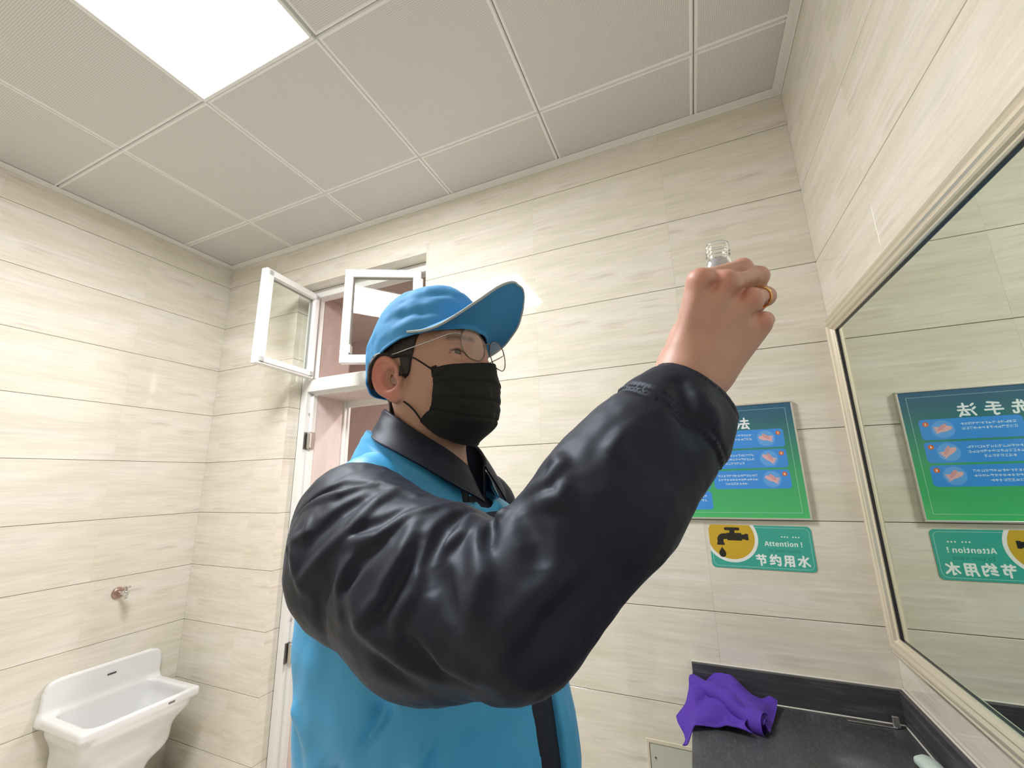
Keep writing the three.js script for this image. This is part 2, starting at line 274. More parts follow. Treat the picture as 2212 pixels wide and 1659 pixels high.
// ---------------------------------------------------------------- door frame with transom and its two open sashes
const SASH_L = 84.6 * Math.PI / 180, SASH_R = 27 * Math.PI / 180;
const pvc = phy({ color: rgb(0.86, 0.86, 0.84), roughness: 0.22, clearcoat: 0.3, clearcoatRoughness: 0.1 });
const glassPane = phy({ color: rgb(0.93, 0.965, 0.94), transmission: 1, thickness: 0, roughness: 0.0, ior: 1.52 });
const rubber = std({ color: rgb(0.35, 0.35, 0.34), roughness: 0.7 });
const metal = std({ color: rgb(0.62, 0.61, 0.58), metalness: 1, roughness: 0.28 });
{
  const d = group('door_1', OX0, 0, FZ); d.userData.kind = 'structure';
  const W = OX1 - OX0, F = 0.05, D = -0.064;
  const jamb = (x0, x1, y0, y1) => rbox(x0, x1, y0, y1, D, 0, 0.003, 2);
  obj('jamb', [jamb(0, F, 0.001, OY), rbox(F - 0.004, F + 0.022, 0.001, 2.035, D, D + 0.03, 0.002, 1), rbox(F - 0.004, F + 0.014, 2.13, OY - 0.05, D, D + 0.03, 0.002, 1)], pvc, d);
  obj('jamb', [jamb(W - F, W, 0.001, OY), rbox(W - F - 0.022, W - F + 0.004, 0.001, 2.035, D, D + 0.03, 0.002, 1), rbox(W - F - 0.014, W - F + 0.004, 2.13, OY - 0.05, D, D + 0.03, 0.002, 1)], pvc, d);
  obj('head_rail', jamb(F, W - F, OY - 0.055, OY), pvc, d);
  obj('transom_bar', [jamb(F, W - F, 2.042, 2.117), rbox(F, W - F, 2.1, 2.135, D, D + 0.03, 0.002, 1), rbox(F, W - F, 2.026, 2.05, D, D + 0.03, 0.002, 1)], pvc, d);
  for (const y of [1.75, 0.62]) {
    const h = obj('hinge', [rbox(F - 0.001, F + 0.003, y - 0.05, y + 0.05, -0.036, -0.004, 0.001, 1), rbox(F + 0.0225, F + 0.027, y - 0.05, y + 0.05, -0.058, -0.028, 0.001, 1)], std({ color: rgb(0.30, 0.29, 0.28), metalness: 1, roughness: 0.35 }), d);
    obj('hinge_knuckle', [rbox(F + 0.006, F + 0.034, y - 0.047, y + 0.047, -0.034, -0.016, 0.006, 3), rod(V(F + 0.020, y - 0.052, -0.025), V(F + 0.020, y + 0.052, -0.025), 0.005, 0.005, 12)], metal, h);
    obj('screw_cover', new THREE.CylinderGeometry(0.009, 0.009, 0.003, 16).rotateZ(Math.PI / 2).translate(F + 0.001, y + 0.16, -0.028), std({ color: rgb(0.55, 0.52, 0.5), roughness: 0.5 }), d);
  }
  // white lining strip on the far edge of the opening
  obj('architrave', [rbox(0.069, 0.083, 0.001, 2.03, RZ - FZ - 0.02, RZ - FZ + 0.012, 0.003, 1), rbox(0.079, 0.093, 0.001, 2.02, RZ - FZ - 0.03, RZ - FZ - 0.012, 0.003, 1), rbox(0.083, W - 0.045, 1.985, 2.03, RZ - FZ - 0.02, RZ - FZ - 0.002, 0.003, 1)], pvc, d);

  const win = group('window_1', OX0, 0, FZ); win.userData.kind = 'structure';
  function sash(w, h, hx, turn, side) {                    // built from its hinge edge outwards along +x (side 1) or -x (side -1)
    const s = group('sash', hx, 2.12, 0.004, win); s.rotation.y = turn;
    const r = 0.046, t = 0.042, X = (a, b) => side > 0 ? [a, b] : [-b, -a];
    const bar = (x0, x1, y0, y1) => { const [a, b] = X(x0, x1); return [rbox(a, b, y0, y1, -t, 0, 0.004, 2)]; };
    const lip = (x0, x1, y0, y1) => { const [a, b] = X(x0, x1); return rbox(a, b, y0, y1, -t - 0.008, -t + 0.006, 0.002, 1); };
    obj('rail', [...bar(0, w, 0, r), lip(0.012, w - 0.012, 0.012, r - 0.004)], pvc, s); obj('rail', [...bar(0, w, h - r, h), lip(0.012, w - 0.012, h - r + 0.004, h - 0.012)], pvc, s);
    obj('stile', [...bar(0, r, r - 0.002, h - r + 0.002), lip(0.012, r - 0.004, 0.012, h - 0.012)], pvc, s); obj('stile', [...bar(w - r, w, r - 0.002, h - r + 0.002), lip(w - r + 0.004, w - 0.012, 0.012, h - 0.012)], pvc, s);
    const gk = (x0, x1, y0, y1) => { const [a, b] = X(x0, x1); return box(a, b, y0, y1, -t * 0.5 - 0.008, -t * 0.5 + 0.008); };
    obj('gasket', [gk(r - 0.001, r + 0.002, r, h - r), gk(w - r - 0.002, w - r + 0.001, r, h - r), gk(r, w - r, r - 0.001, r + 0.002), gk(r, w - r, h - r - 0.002, h - r + 0.001)], rubber, s);
    { const [a, b] = X(r - 0.004, w - r + 0.004); obj('pane', new THREE.PlaneGeometry(b - a, h - 2 * r + 0.008).translate((a + b) / 2, h / 2, -t / 2), glassPane, s); }
    const hx2 = side * (w - r - 0.006); obj('latch', rbox(hx2 - 0.004, hx2 + 0.004, r + 0.01, r + 0.055, -t + 0.006, 0.006, 0.002, 1), pvc, s);
    for (const y of [0.09, h - 0.09]) obj('hinge', rod(V(-side * 0.006, y - 0.03, 0.004), V(-side * 0.006, y + 0.03, 0.004), 0.0065, 0.0065, 12), pvc, s);
  }
  sash(0.395, 0.545, 0.05, -SASH_L, 1);
  sash(0.42, 0.545, W - 0.085, SASH_R, -1);
}

// ---------------------------------------------------------------- mirror on the right wall
{
  const m = group('wall_mirror', XR, 1.5, -0.72);
  info(m, 'large wall mirror in a ribbed champagne metal frame', 'mirror');
  const z0 = -1.645 + 0.72, z1 = 0.92, y0 = -0.513, y1 = 0.505, w = 0.055;
  const fm = std({ color: rgb(0.80, 0.73, 0.60), metalness: 0.6, roughness: 0.3 });
  // profile: across the frame (0 outer edge .. w inner edge) against height off the wall
  const prof = [[0, 0], [0, 0.02], [0.002, 0.024], [0.010, 0.0265], [0.014, 0.0235], [0.0175, 0.0235], [0.021, 0.030], [0.027, 0.034], [0.033, 0.0335], [0.037, 0.030], [0.040, 0.0285], [0.0435, 0.0285], [0.047, 0.026], [0.050, 0.0205], [0.0525, 0.0195], [0.055, 0.017], [0.055, 0.006]];
  const corner = (k, t) => [[z0 + t, y0 + t], [z0 + t, y1 - t], [z1 - t, y1 - t], [z1 - t, y0 + t]][k];
  for (let k = 0; k < 4; k++) {
    const P = [], I = [], m2 = (k + 1) % 4;
    for (let q = 0; q + 1 < prof.length; q++) { const [t0, h0] = prof[q], [t1, h1] = prof[q + 1], a = corner(k, t0), b = corner(m2, t0), c = corner(m2, t1), d = corner(k, t1), s = P.length / 3;
      P.push(-h0, a[1], a[0], -h0, b[1], b[0], -h1, c[1], c[0], -h1, d[1], d[0]); I.push(s, s + 2, s + 1, s, s + 3, s + 2); }
    const g = new THREE.BufferGeometry(); g.setAttribute('position', new THREE.Float32BufferAttribute(P, 3)); g.setIndex(I); g.computeVertexNormals();
    obj('frame_rail', g, fm, m);
  }
  obj('mirror_glass', box(-0.010, -0.004, y0 + w - 0.006, y1 - w + 0.006, z0 + w - 0.006, z1 - w + 0.006), std({ color: rgb(0.78, 0.845, 0.775), metalness: 1, roughness: 0.0 }), m);
  obj('backing_edge', [box(-0.014, -0.002, y0 + w - 0.008, y1 - w + 0.008, z0 + w - 0.008, z0 + w + 0.002), box(-0.0138, -0.002, y0 + w - 0.008, y0 + w + 0.001, z0 + w, z1 - w), box(-0.0138, -0.002, y1 - w - 0.002, y1 - w + 0.008, z0 + w, z1 - w)], std({ color: rgb(0.02, 0.02, 0.03), roughness: 0.3 }), m);
}

// ---------------------------------------------------------------- black stone counter with upstands and a basin
const graniteTex = dataTex(512, 512, (x, y, c) => { const s = tnoise(x / 3, y / 3, 170, 170, 1), a = tnoise(x / 64, y / 48, 8, 10, 2), sm = Math.max(0, tnoise((x + y * 0.6) / 64, y / 16, 8, 32, 3) - 0.25) * Math.max(0, 0.4 + a); const v = 62 + 16 * Math.max(0, s) + 5 * a + 46 * sm; c[0] = v; c[1] = v; c[2] = v * 1.06; }, true);
graniteTex.repeat.set(1, 1);
const graniteRough = dataTex(256, 256, (x, y, c) => { const a = tnoise((x + y * 0.5) / 32, y / 8, 8, 32, 3), b = tnoise(x / 64, y / 64, 4, 4, 5); c[0] = c[1] = c[2] = 95 + 50 * Math.max(0, a) + 30 * b; });
const granite = std({ map: graniteTex, roughnessMap: graniteRough, roughness: 1 });
const CY = 0.795, CXF = -0.08, CZE = 0.36;
{
  const c = group('vanity_counter', 0.2, 0, -0.66);
  info(c, 'black stone washroom counter with raised back edges under the mirror', 'counter');
  const A = (x0, x1, y0, y1, z0, z1, r = 0.003) => rbox(x0 - 0.2, x1 - 0.2, y0, y1, z0 + 0.66, z1 + 0.66, r, 2);
  obj('countertop', A(CXF, XR - 0.001, CY - 0.04, CY, ZB + 0.001, CZE), granite, c);
  obj('upstand', A(CXF + 0.008, XR - 0.001, CY + 0.0004, 0.883, ZB + 0.001, ZB + 0.018, 0.002), granite, c);
  obj('upstand', A(XR - 0.018, XR - 0.001, CY + 0.0004, 0.883, ZB + 0.0185, CZE, 0.002), granite, c);
  obj('apron', A(CXF + 0.004, CXF + 0.022, CY - 0.24, CY - 0.0404, ZB + 0.001, CZE - 0.001), granite, c);
  obj('end_panel', A(CXF + 0.03, XR - 0.002, 0.001, CY - 0.0404, CZE - 0.03, CZE - 0.002), granite, c);
  const sil = std({ color: rgb(0.68, 0.65, 0.58), roughness: 0.4 });
  obj('sealant_bead', [rod(V(CXF + 0.008 - 0.2, 0.8838, ZB + 0.005 + 0.66), V(XR - 0.006 - 0.2, 0.8838, ZB + 0.005 + 0.66), 0.003), rod(V(XR - 0.005 - 0.2, 0.8838, ZB + 0.006 + 0.66), V(XR - 0.005 - 0.2, 0.8838, CZE - 0.01 + 0.66), 0.003), rod(V(CXF + 0.01 - 0.2, CY + 0.001, ZB + 0.0185 + 0.66), V(XR - 0.02 - 0.2, CY + 0.001, ZB + 0.0185 + 0.66), 0.0022), rod(V(XR - 0.0185 - 0.2, CY + 0.001, ZB + 0.02 + 0.66), V(XR - 0.0185 - 0.2, CY + 0.001, CZE + 0.66), 0.0022)], sil, c);
}
// thin metal strip with an upturned end, in the corner of the counter
{
  const s = group('metal_scraper', 0.39, CY, -1.652); info(s, 'small silver scraper lying in the far corner of the black counter', 'scraper');
  const sm = std({ color: rgb(0.7, 0.7, 0.68), metalness: 1, roughness: 0.35 });
  obj('blade', rbox(-0.055, 0.06, 0.0005, 0.004, -0.008, 0.008, 0.001, 1), sm, s);
  obj('upturned_end', rbox(0.052, 0.068, 0.001, 0.030, -0.005, 0.005, 0.002, 2), sm, s);
}
{ // pale soap lying along the right upstand
  const f = (x, y, z) => smin(rbx(x, y, z, 0, 0.012, 0, 0.022, 0.011, 0.045, 0.01), ell(x, y, z, 0.002, 0.018, -0.005, 0.016, 0.009, 0.036), 0.012) + 0.0012 * noise3(x * 70, y * 70, z * 70);
  const o = obj('soap_bar', surface(f, [-0.04, -0.01, -0.06], [0.04, 0.045, 0.06], 0.0035), std({ color: rgb(0.56, 0.68, 0.62), roughness: 0.35 }));
  o.position.set(0.448, CY + 0.0005, -1.44); o.rotation.y = 0.15; info(o, 'pale green soap bar on the black counter beside the mirror wall', 'soap');
}
// purple cleaning cloth hanging over the counter's front edge
{
  const purple = phy({ color: rgb(0.085, 0.03, 0.36), roughness: 0.85, sheen: 0.7, sheenRoughness: 0.4, sheenColor: rgb(0.35, 0.25, 0.8) });
  // the roll lies slantwise from the wall side of the edge to the front; a is its closed end, b its open one
  const a = V(-0.075, CY + 0.050, -1.615), b = V(0.108, CY + 0.028, -1.488), ax = b.clone().sub(a), e2 = V(0, 1, 0), e1 = ax.clone().cross(e2).normalize();
  const roll = sheet((u, v) => { const th = u * 8.3 + 0.6, r = (0.012 + 0.014 * u) * (0.75 + 0.45 * v) * (1 + 0.10 * Math.sin(v * 11 + th) + 0.08 * Math.sin(v * 23)); return a.clone().addScaledVector(ax, v + 0.02 * Math.sin(th * 1.3)).addScaledVector(e1, r * Math.cos(th)).addScaledVector(e2, r * Math.sin(th) + 0.008 * Math.sin(v * 5)); }, 70, 40, 0.002);
  // behind the roll the cloth is bunched up against the upstand
  const tail = sheet((u, v) => { const q = a.clone().addScaledVector(ax, 0.02 + 1.04 * v), zb = ZB + 0.026 + 0.02 * v * v, h = 0.052 - 0.018 * v + 0.014 * Math.sin(v * 9 + u * 4) * (0.3 + u) + 0.008 * fbm(u * 6, v * 6, 2, 3) + 0.014 * Math.exp(-Math.pow((v - 0.55) / 0.10, 2)) * u; return V(q.x + 0.045 * u * sstep(0.3, 1, v) , CY + 0.006 + Math.max(0.001, h * (v > 0.9 ? 1 - 0.8 * (v - 0.9) * 10 * (1 - 0.3 * u) : 1)), mix(q.z, zb, u)); }, 40, 60, -0.002);
  // in front of it a flap spreads over the edge and hangs down a little
  const main = sheet((u, v) => {
    const q = a.clone().addScaledVector(ax, -0.05 + 0.80 * v), len = u * (0.185 - 0.13 * v), dirx = -0.35 + 0.5 * v, x0 = q.x + dirx * len + 0.010 * Math.sin(u * 7 + v * 6), z0 = q.z + len * 0.98 + 0.01 * Math.sin(v * 8);
    const over = sstep(CXF + 0.012, CXF - 0.022, x0), y0 = CY + 0.007 + 0.050 * Math.pow(1 - u, 1.6) + 0.010 * (1 + Math.sin(u * 6 + v * 10)) * (1 - over) * 0.6 + 0.008 * fbm(u * 4, v * 5, 7, 3);
    return V(Math.max(x0, CXF - 0.034 + 0.012 * Math.sin(u * 9)), Math.max(CY + 0.004, y0) - over * (0.010 + 0.036 * u), z0);
  }, 60, 60, 0.0022);
  const cb = V(0, CY, -1.57), g3 = [main, roll, tail].map(g => { const q = g.toNonIndexed(); return q.translate(-cb.x, -cb.y, -cb.z); });
  const cl = obj('cleaning_cloth', mergeVertices(mergeGeometries(g3)), purple); cl.position.copy(cb);
  info(cl, 'crumpled purple cleaning cloth draped over the black counter edge', 'cloth');
}

// ---------------------------------------------------------------- pictures drawn on canvases: the poster and the water sign
const GLYPH = {
  '节': [[10, 18, 90, 18], [33, 6, 33, 31], [67, 6, 67, 31], [14, 43, 80, 43, 80, 74, 66, 76], [46, 43, 46, 98]],
  '约': [[28, 4, 10, 30, 28, 30], [42, 22, 10, 60, 42, 56], [8, 84, 42, 76], [62, 4, 50, 36], [57, 24, 92, 24, 90, 84, 84, 93, 70, 88], [62, 48, 74, 62]],
  '用': [[20, 10, 20, 62, 9, 95], [20, 10, 84, 10, 84, 93, 70, 90], [20, 37, 84, 37], [20, 63, 84, 63], [52, 10, 52, 96]],
  '水': [[50, 4, 50, 93, 36, 87], [8, 32, 38, 32, 26, 58, 8, 80], [86, 18, 56, 42], [53, 36, 70, 62, 94, 84]],
  '洗': [[10, 10, 23, 21], [4, 36, 17, 47], [7, 91, 24, 60], [46, 10, 36, 33], [41, 23, 88, 23], [31, 47, 96, 47], [64, 4, 64, 47], [54, 47, 50, 74, 32, 95], [73, 47, 73, 86, 80, 92, 94, 90, 96, 77]],
  '手': [[76, 7, 20, 16], [14, 36, 86, 36], [4, 60, 96, 60], [50, 12, 50, 88, 43, 95, 30, 90]],
  '法': [[10, 10, 23, 21], [4, 36, 17, 47], [7, 91, 24, 60], [40, 27, 92, 27], [65, 5, 65, 52], [33, 52, 97, 52], [60, 54, 42, 88, 86, 84], [76, 66, 93, 95]],
  '七': [[7, 49, 93, 36], [45, 7, 45, 82, 55, 90, 90, 90, 93, 74]],
  '步': [[50, 4, 50, 40], [50, 20, 80, 20], [24, 18, 24, 40], [7, 42, 93, 42], [50, 44, 50, 76], [28, 54, 17, 70], [73, 52, 85, 66], [80, 66, 55, 86, 18, 98]],
};
function glyph(c, ch, x, y, w, h, lw) { c.lineWidth = lw; c.lineCap = 'round'; c.lineJoin = 'round'; for (const s of GLYPH[ch]) { c.beginPath(); for (let i = 0; i < s.length; i += 2) { const px = x + s[i] / 100 * w, py = y + s[i + 1] / 100 * h; i ? c.lineTo(px, py) : c.moveTo(px, py); } c.stroke(); } }
function rrect(c, x, y, w, h, r) { c.beginPath(); c.moveTo(x + r, y); c.arcTo(x + w, y, x + w, y + h, r); c.arcTo(x + w, y + h, x, y + h, r); c.arcTo(x, y + h, x, y, r); c.arcTo(x, y, x + w, y, r); c.closePath(); }
function canvasTex(w, h, draw) { const k = document.createElement('canvas'); k.width = w; k.height = h; draw(k.getContext('2d')); const t = new THREE.CanvasTexture(k); t.colorSpace = THREE.SRGBColorSpace; t.magFilter = THREE.LinearFilter; t.anisotropy = 8; return t; }
const smallText = (c, x, y, n, s) => { c.lineWidth = s * 0.13; for (let i = 0; i < n; i++) for (let k = 0; k < 4; k++) { const h = rnd() < 0.6, ox = x + i * s * 1.12, a = rnd() * 0.85 * s; c.beginPath(); if (h) { c.moveTo(ox + 0.05 * s, y + a); c.lineTo(ox + 0.9 * s, y + a); } else { c.moveTo(ox + a, y + 0.05 * s); c.lineTo(ox + a, y + 0.9 * s); } c.stroke(); } };
function hands(c, x, y, r, k) {                            // two pale hands rubbing, in a light disc
  c.fillStyle = 'rgba(150,200,255,0.45)'; c.beginPath(); c.arc(x, y, r, 0, 7); c.fill();
  c.save(); c.translate(x, y); c.rotate([-0.5, 0.2, -0.1, 0.6, -0.3, 0.4, 0][k % 7]); c.fillStyle = '#e9b9be';
  c.beginPath(); c.ellipse(-r * 0.1, 0, r * 0.72, r * 0.3, 0, 0, 7); c.fill();
  for (let i = 0; i < 4; i++) { c.beginPath(); c.ellipse(r * 0.45, -r * 0.28 + i * r * 0.17, r * 0.36, r * 0.085, -0.35 + i * 0.2, 0, 7); c.fill(); }
  c.fillStyle = '#dca3aa'; c.beginPath(); c.ellipse(r * 0.02, r * (k % 2 ? -0.22 : 0.24), r * 0.55, r * 0.2, k % 2 ? 0.5 : -0.6, 0, 7); c.fill(); c.restore();
}
const posterTex = canvasTex(1668, 1176, (c) => {           // 3 px to the millimetre
  const g = c.createLinearGradient(0, 0, 0, 1176); g.addColorStop(0, '#2a6088'); g.addColorStop(0.14, '#306d80'); g.addColorStop(0.34, '#37897c'); g.addColorStop(0.62, '#41ad70'); g.addColorStop(1, '#4cc274'); c.fillStyle = g; c.fillRect(0, 0, 1668, 1176);
  c.strokeStyle = 'rgba(190,225,225,0.75)'; c.lineWidth = 4; c.strokeRect(56, 52, 1668 - 112, 1176 - 104);
  c.strokeStyle = '#f4faff'; [...'七步洗手法'].forEach((ch, i) => glyph(c, ch, 834 + (i - 2) * 183 - 64, 132, 128, 128, 17));
  for (let i = 0; i < 7; i++) { const col = i % 2, row = i >> 1, x = col ? 850 : 100, y = 268 + row * 212, w = 712, h = 192;
    c.fillStyle = '#3f97ee'; rrect(c, x, y, w, h, 34); c.fill();
    const cx = col ? x + w - 165 : x + 165; hands(c, cx, y + h / 2, 82, i);
    const nx = col ? x + w - 48 : x + 48; c.fillStyle = '#e06a2c'; c.beginPath(); c.arc(nx, y + 46, 22, 0, 7); c.fill(); c.fillStyle = '#fff'; c.font = 'bold 30px sans-serif'; c.textAlign = 'center'; c.fillText(String(i + 1), nx, y + 57);
    c.strokeStyle = 'rgba(225,240,255,0.9)'; const tx = col ? x + 46 : x + 290; for (let l = 0; l < (row ? 3 : 2); l++) smallText(c, tx + (l === 2 ? 60 : 0), y + 44 + l * 42, l === 2 ? 8 : 14, 24);
  }
});
{
  const px0 = -0.215, px1 = 0.341, py0 = 1.349, py1 = 1.741, t = group('wall_poster', (px0 + px1) / 2, (py0 + py1) / 2, ZB);
  info(t, 'blue and green hand-washing poster in a thin silver frame on the back wall', 'poster');
  const w = px1 - px0, h = py1 - py0;
  obj('poster_print', new THREE.PlaneGeometry(w - 0.006, h - 0.006).translate(0, 0, 0.0115), phy({ map: posterTex, roughness: 0.25, clearcoat: 0.5, clearcoatRoughness: 0.08 }), t);
  obj('backing_board', box(-w / 2 + 0.002, w / 2 - 0.002, -h / 2 + 0.002, h / 2 - 0.002, 0.0005, 0.011), std({ color: rgb(0.7, 0.7, 0.7), roughness: 0.6 }), t);
  const fm = std({ color: rgb(0.75, 0.73, 0.68), metalness: 0.7, roughness: 0.3 }), r = 0.006;
  for (const s of [-1, 1]) { obj('frame_strip', rbox(-w / 2 - r / 2, w / 2 + r / 2, s * h / 2 - r / 2, s * h / 2 + r / 2, 0.0005, 0.014, 0.0015, 1), fm, t); obj('frame_strip', rbox(s * w / 2 - r / 2, s * w / 2 + r / 2, -h / 2 + r / 2, h / 2 - r / 2, 0.0005, 0.014, 0.0015, 1), fm, t); }
}
const signTex = canvasTex(1220, 560, (c) => {              // 4 px to the millimetre
  c.fillStyle = '#3cae9e'; c.fillRect(0, 0, 1220, 560);
  c.strokeStyle = 'rgba(200,235,230,0.8)'; c.lineWidth = 5; rrect(c, 26, 26, 1168, 508, 60); c.stroke();
  c.fillStyle = '#f2f4f2'; c.beginPath(); c.arc(272, 158, 330, 0, 7); c.fill();
  c.fillStyle = '#d3ad2e'; c.beginPath(); c.arc(272, 158, 290, 0, 7); c.fill();
  c.fillStyle = '#23211c';                                  // tap with a drop
  rrect(c, 200, 32, 190, 40, 18); c.fill(); c.fillRect(262, 66, 64, 40); c.fillRect(226, 104, 180, 100); c.fillRect(404, 122, 70, 64); rrect(c, 446, 112, 42, 84, 8); c.fill();
  c.lineWidth = 76; c.strokeStyle = '#23211c'; c.lineCap = 'butt'; c.lineJoin = 'round'; c.beginPath(); c.moveTo(240, 152); c.lineTo(190, 152); c.quadraticCurveTo(138, 156, 138, 210); c.lineTo(138, 268); c.stroke(); c.fillRect(92, 236, 94, 32);
  c.beginPath(); c.moveTo(148, 292); c.bezierCurveTo(170, 336, 196, 352, 190, 384); c.arc(148, 384, 42, 0, Math.PI); c.bezierCurveTo(100, 352, 126, 336, 148, 292); c.fill();
  c.fillStyle = '#eefaf6'; c.textAlign = 'left'; for (const x of [880, 912, 944, 1008, 1040, 1072]) { c.beginPath(); c.arc(x, 138, 9, 0, 7); c.fill(); }
  c.font = 'bold 84px sans-serif'; c.fillText('Attention !', 668, 258);
  c.fillStyle = 'rgba(30,110,98,0.7)'; c.font = '58px serif'; c.fillText('To save water', 690, 336);
  c.strokeStyle = '#f4fbf8'; [...'节约用水'].forEach((ch, i) => glyph(c, ch, 540 + i * 160, 366, 136, 140, 22));
});
{
  const w = 0.305, h = 0.14, r = 0.014, s = new THREE.Shape(); s.moveTo(-w / 2 + r, -h / 2); s.lineTo(w / 2 - r, -h / 2); s.quadraticCurveTo(w / 2, -h / 2, w / 2, -h / 2 + r); s.lineTo(w / 2, h / 2 - r); s.quadraticCurveTo(w / 2, h / 2, w / 2 - r, h / 2); s.lineTo(-w / 2 + r, h / 2); s.quadraticCurveTo(-w / 2, h / 2, -w / 2, h / 2 - r); s.lineTo(-w / 2, -h / 2 + r); s.quadraticCurveTo(-w / 2, -h / 2, -w / 2 + r, -h / 2);
  const g = new THREE.ExtrudeGeometry(s, { depth: 0.0015, bevelEnabled: false, curveSegments: 8 }), p = g.attributes.position, uv = g.attributes.uv; for (let i = 0; i < p.count; i++) uv.setXY(i, p.getX(i) / w + 0.5, p.getY(i) / h + 0.5);
  const o = obj('water_sign', g, phy({ map: signTex, roughness: 0.3, clearcoat: 0.3 })); o.position.set(0.1825, 1.256, ZB + 0.0004); o.rotation.z = -0.006;
  info(o, 'small teal and yellow save-water sign with a tap symbol below the poster', 'sign');
}
{ // access panel left of the counter
  const o = group('access_panel', -0.165, 0.545, ZB); info(o, 'pale grey access panel low on the back wall beside the counter', 'panel');
  obj('panel_frame', [rbox(-0.079, 0.079, 0.071, 0.083, 0.0005, 0.007, 0.002, 1), rbox(-0.079, 0.079, -0.083, -0.071, 0.0005, 0.007, 0.002, 1), rbox(-0.079, -0.069, -0.071, 0.071, 0.0005, 0.007, 0.002, 1), rbox(0.069, 0.079, -0.071, 0.071, 0.0005, 0.007, 0.002, 1)], std({ color: rgb(0.72, 0.66, 0.52), roughness: 0.3 }), o);
  obj('cover', rbox(-0.068, 0.068, -0.07, 0.07, 0.0005, 0.005, 0.001, 1), std({ color: rgb(0.56, 0.58, 0.51), roughness: 0.3 }), o);
  for (const y of [0.03, -0.03]) obj('screw', new THREE.CylinderGeometry(0.003, 0.003, 0.002, 12).rotateX(Math.PI / 2).translate(-0.052, y, 0.0055), std({ color: rgb(0.12, 0.06, 0.04), roughness: 0.5 }), o);
}

// ---------------------------------------------------------------- mop sink and the tap above it
{
  const RY = 0.5, zc = -1.355, hz = 0.235, D = 0.385;       // rim height, middle, half width, reach from the wall
  const f = (wx, y, z) => {
    const x = wx;                                           // x from the wall outwards
    const rim = rbx(x, y, z, D / 2, RY - 0.022, 0, D / 2, 0.022, hz, 0.014);
    // body under the rim, narrowing in soft steps
    const t = clamp((RY - y) / 0.42, 0, 1), wave = 0.017 * Math.sin(t * 13 + 0.4) * sstep(0.02, 0.25, t), in0 = 0.008 + 0.095 * sstep(0.1, 0.9, t);
    const bodyHx = (D - in0 * 1.5 + wave) / 2, body = rbx(x, y, z, bodyHx, RY - 0.23, 0, bodyHx, 0.22, hz - 0.02 - in0 * 0.75 + wave * 0.6, 0.05);
    const foot = rbx(x, y, z, 0.12, 0.16, 0, 0.12, 0.16, 0.11, 0.03);
    let d = smin(smin(rim, body, 0.02), foot, 0.05);
    // upright back with rounded corners
    const back = rbx(x, y, z, 0.016, RY + 0.055, 0, 0.016, 0.088, hz, 0.012), zz = Math.abs(z) - (hz - 0.055), yy = y - (RY + 0.143 - 0.055);
    const rc = zz > 0 && yy > 0 ? Math.hypot(zz, yy) - 0.055 : -1;
    d = smin(d, smax(back, rc, 0.012), 0.03);
    const bz = hz - 0.02 - in0 * 0.75 + wave * 0.6 - 0.018, bx = bodyHx - 0.027, bowl = rbx(x, y, z, 0.040 + bx, RY - 0.04, 0, bx, 0.20, bz, 0.045);
    return smax(d, -bowl, 0.014);
  };
  const m = group('mop_sink', XL + 0.001, 0, zc); info(m, 'white ceramic mop sink with a raised back on the left wall', 'sink');
  const cer = phy({ color: rgb(0.86, 0.86, 0.86), roughness: 0.12, clearcoat: 0.6, clearcoatRoughness: 0.05 });
  obj('basin', surface(f, [-0.02, -0.01, -0.27], [0.42, 0.68, 0.27], 0.0065), cer, m);
  const dark = std({ color: rgb(0.06, 0.06, 0.07), roughness: 0.4 });
  obj('overflow_slot', rbox(0.031, 0.0345, RY + 0.085, RY + 0.092, -0.028, 0.008, 0.0012, 1), dark, m).userData.label = 'dark slot in the sink back';
  obj('maker_mark', rbox(D - 0.001, D + 0.0012, RY - 0.027, RY - 0.018, -0.118, -0.09, 0.0006, 1), std({ color: rgb(0.2, 0.19, 0.2), roughness: 0.5 }), m);
  obj('drain', new THREE.CylinderGeometry(0.028, 0.028, 0.006, 24).translate(0.18, RY - 0.247, 0), metal, m);
}
{
  const t = group('wall_tap', XL, 0.965, -1.345); info(t, 'small chrome wall tap above the mop sink', 'tap');
  const chrome = std({ color: rgb(0.72, 0.71, 0.7), metalness: 1, roughness: 0.14 });
  obj('escutcheon', new THREE.LatheGeometry([[0.0, 0.001], [0.027, 0.001], [0.028, 0.006], [0.022, 0.013], [0.012, 0.015], [0, 0.015]].map(p => new THREE.Vector2(...p)), 32).rotateZ(-Math.PI / 2), std({ color: rgb(0.45, 0.30, 0.25), metalness: 0.8, roughness: 0.35 }), t);
  obj('body', [rod(V(0.01, 0, 0), V(0.075, 0.004, 0), 0.0095, 0.011, 18), new THREE.SphereGeometry(0.0145, 18, 12).translate(0.075, 0.006, 0), rod(V(0.075, 0.0, 0), V(0.081, -0.024, 0), 0.009, 0.008, 16)], chrome, t);
  const hd = obj('handle', [rod(V(0.075, 0.012, 0), V(0.075, 0.03, 0), 0.006, 0.006, 12), rbox(0.058, 0.092, 0.028, 0.037, -0.005, 0.005, 0.003, 2), rbox(0.07, 0.08, 0.028, 0.037, -0.018, 0.018, 0.003, 2)], chrome, t); hd.userData.label = 'chrome cross handle';
}

// ---------------------------------------------------------------- the man holding up a bottle
const BASE = V(-0.40, 0, -0.575);
const person = group('person', BASE.x, 0, BASE.z);
info(person, 'person in black jacket, blue vest, blue cap and black mask holding up a bottle', 'person');
const put = (name, g, m, parent = person) => { g.translate(-BASE.x, -BASE.y, -BASE.z); return obj(name, g, m, parent); };
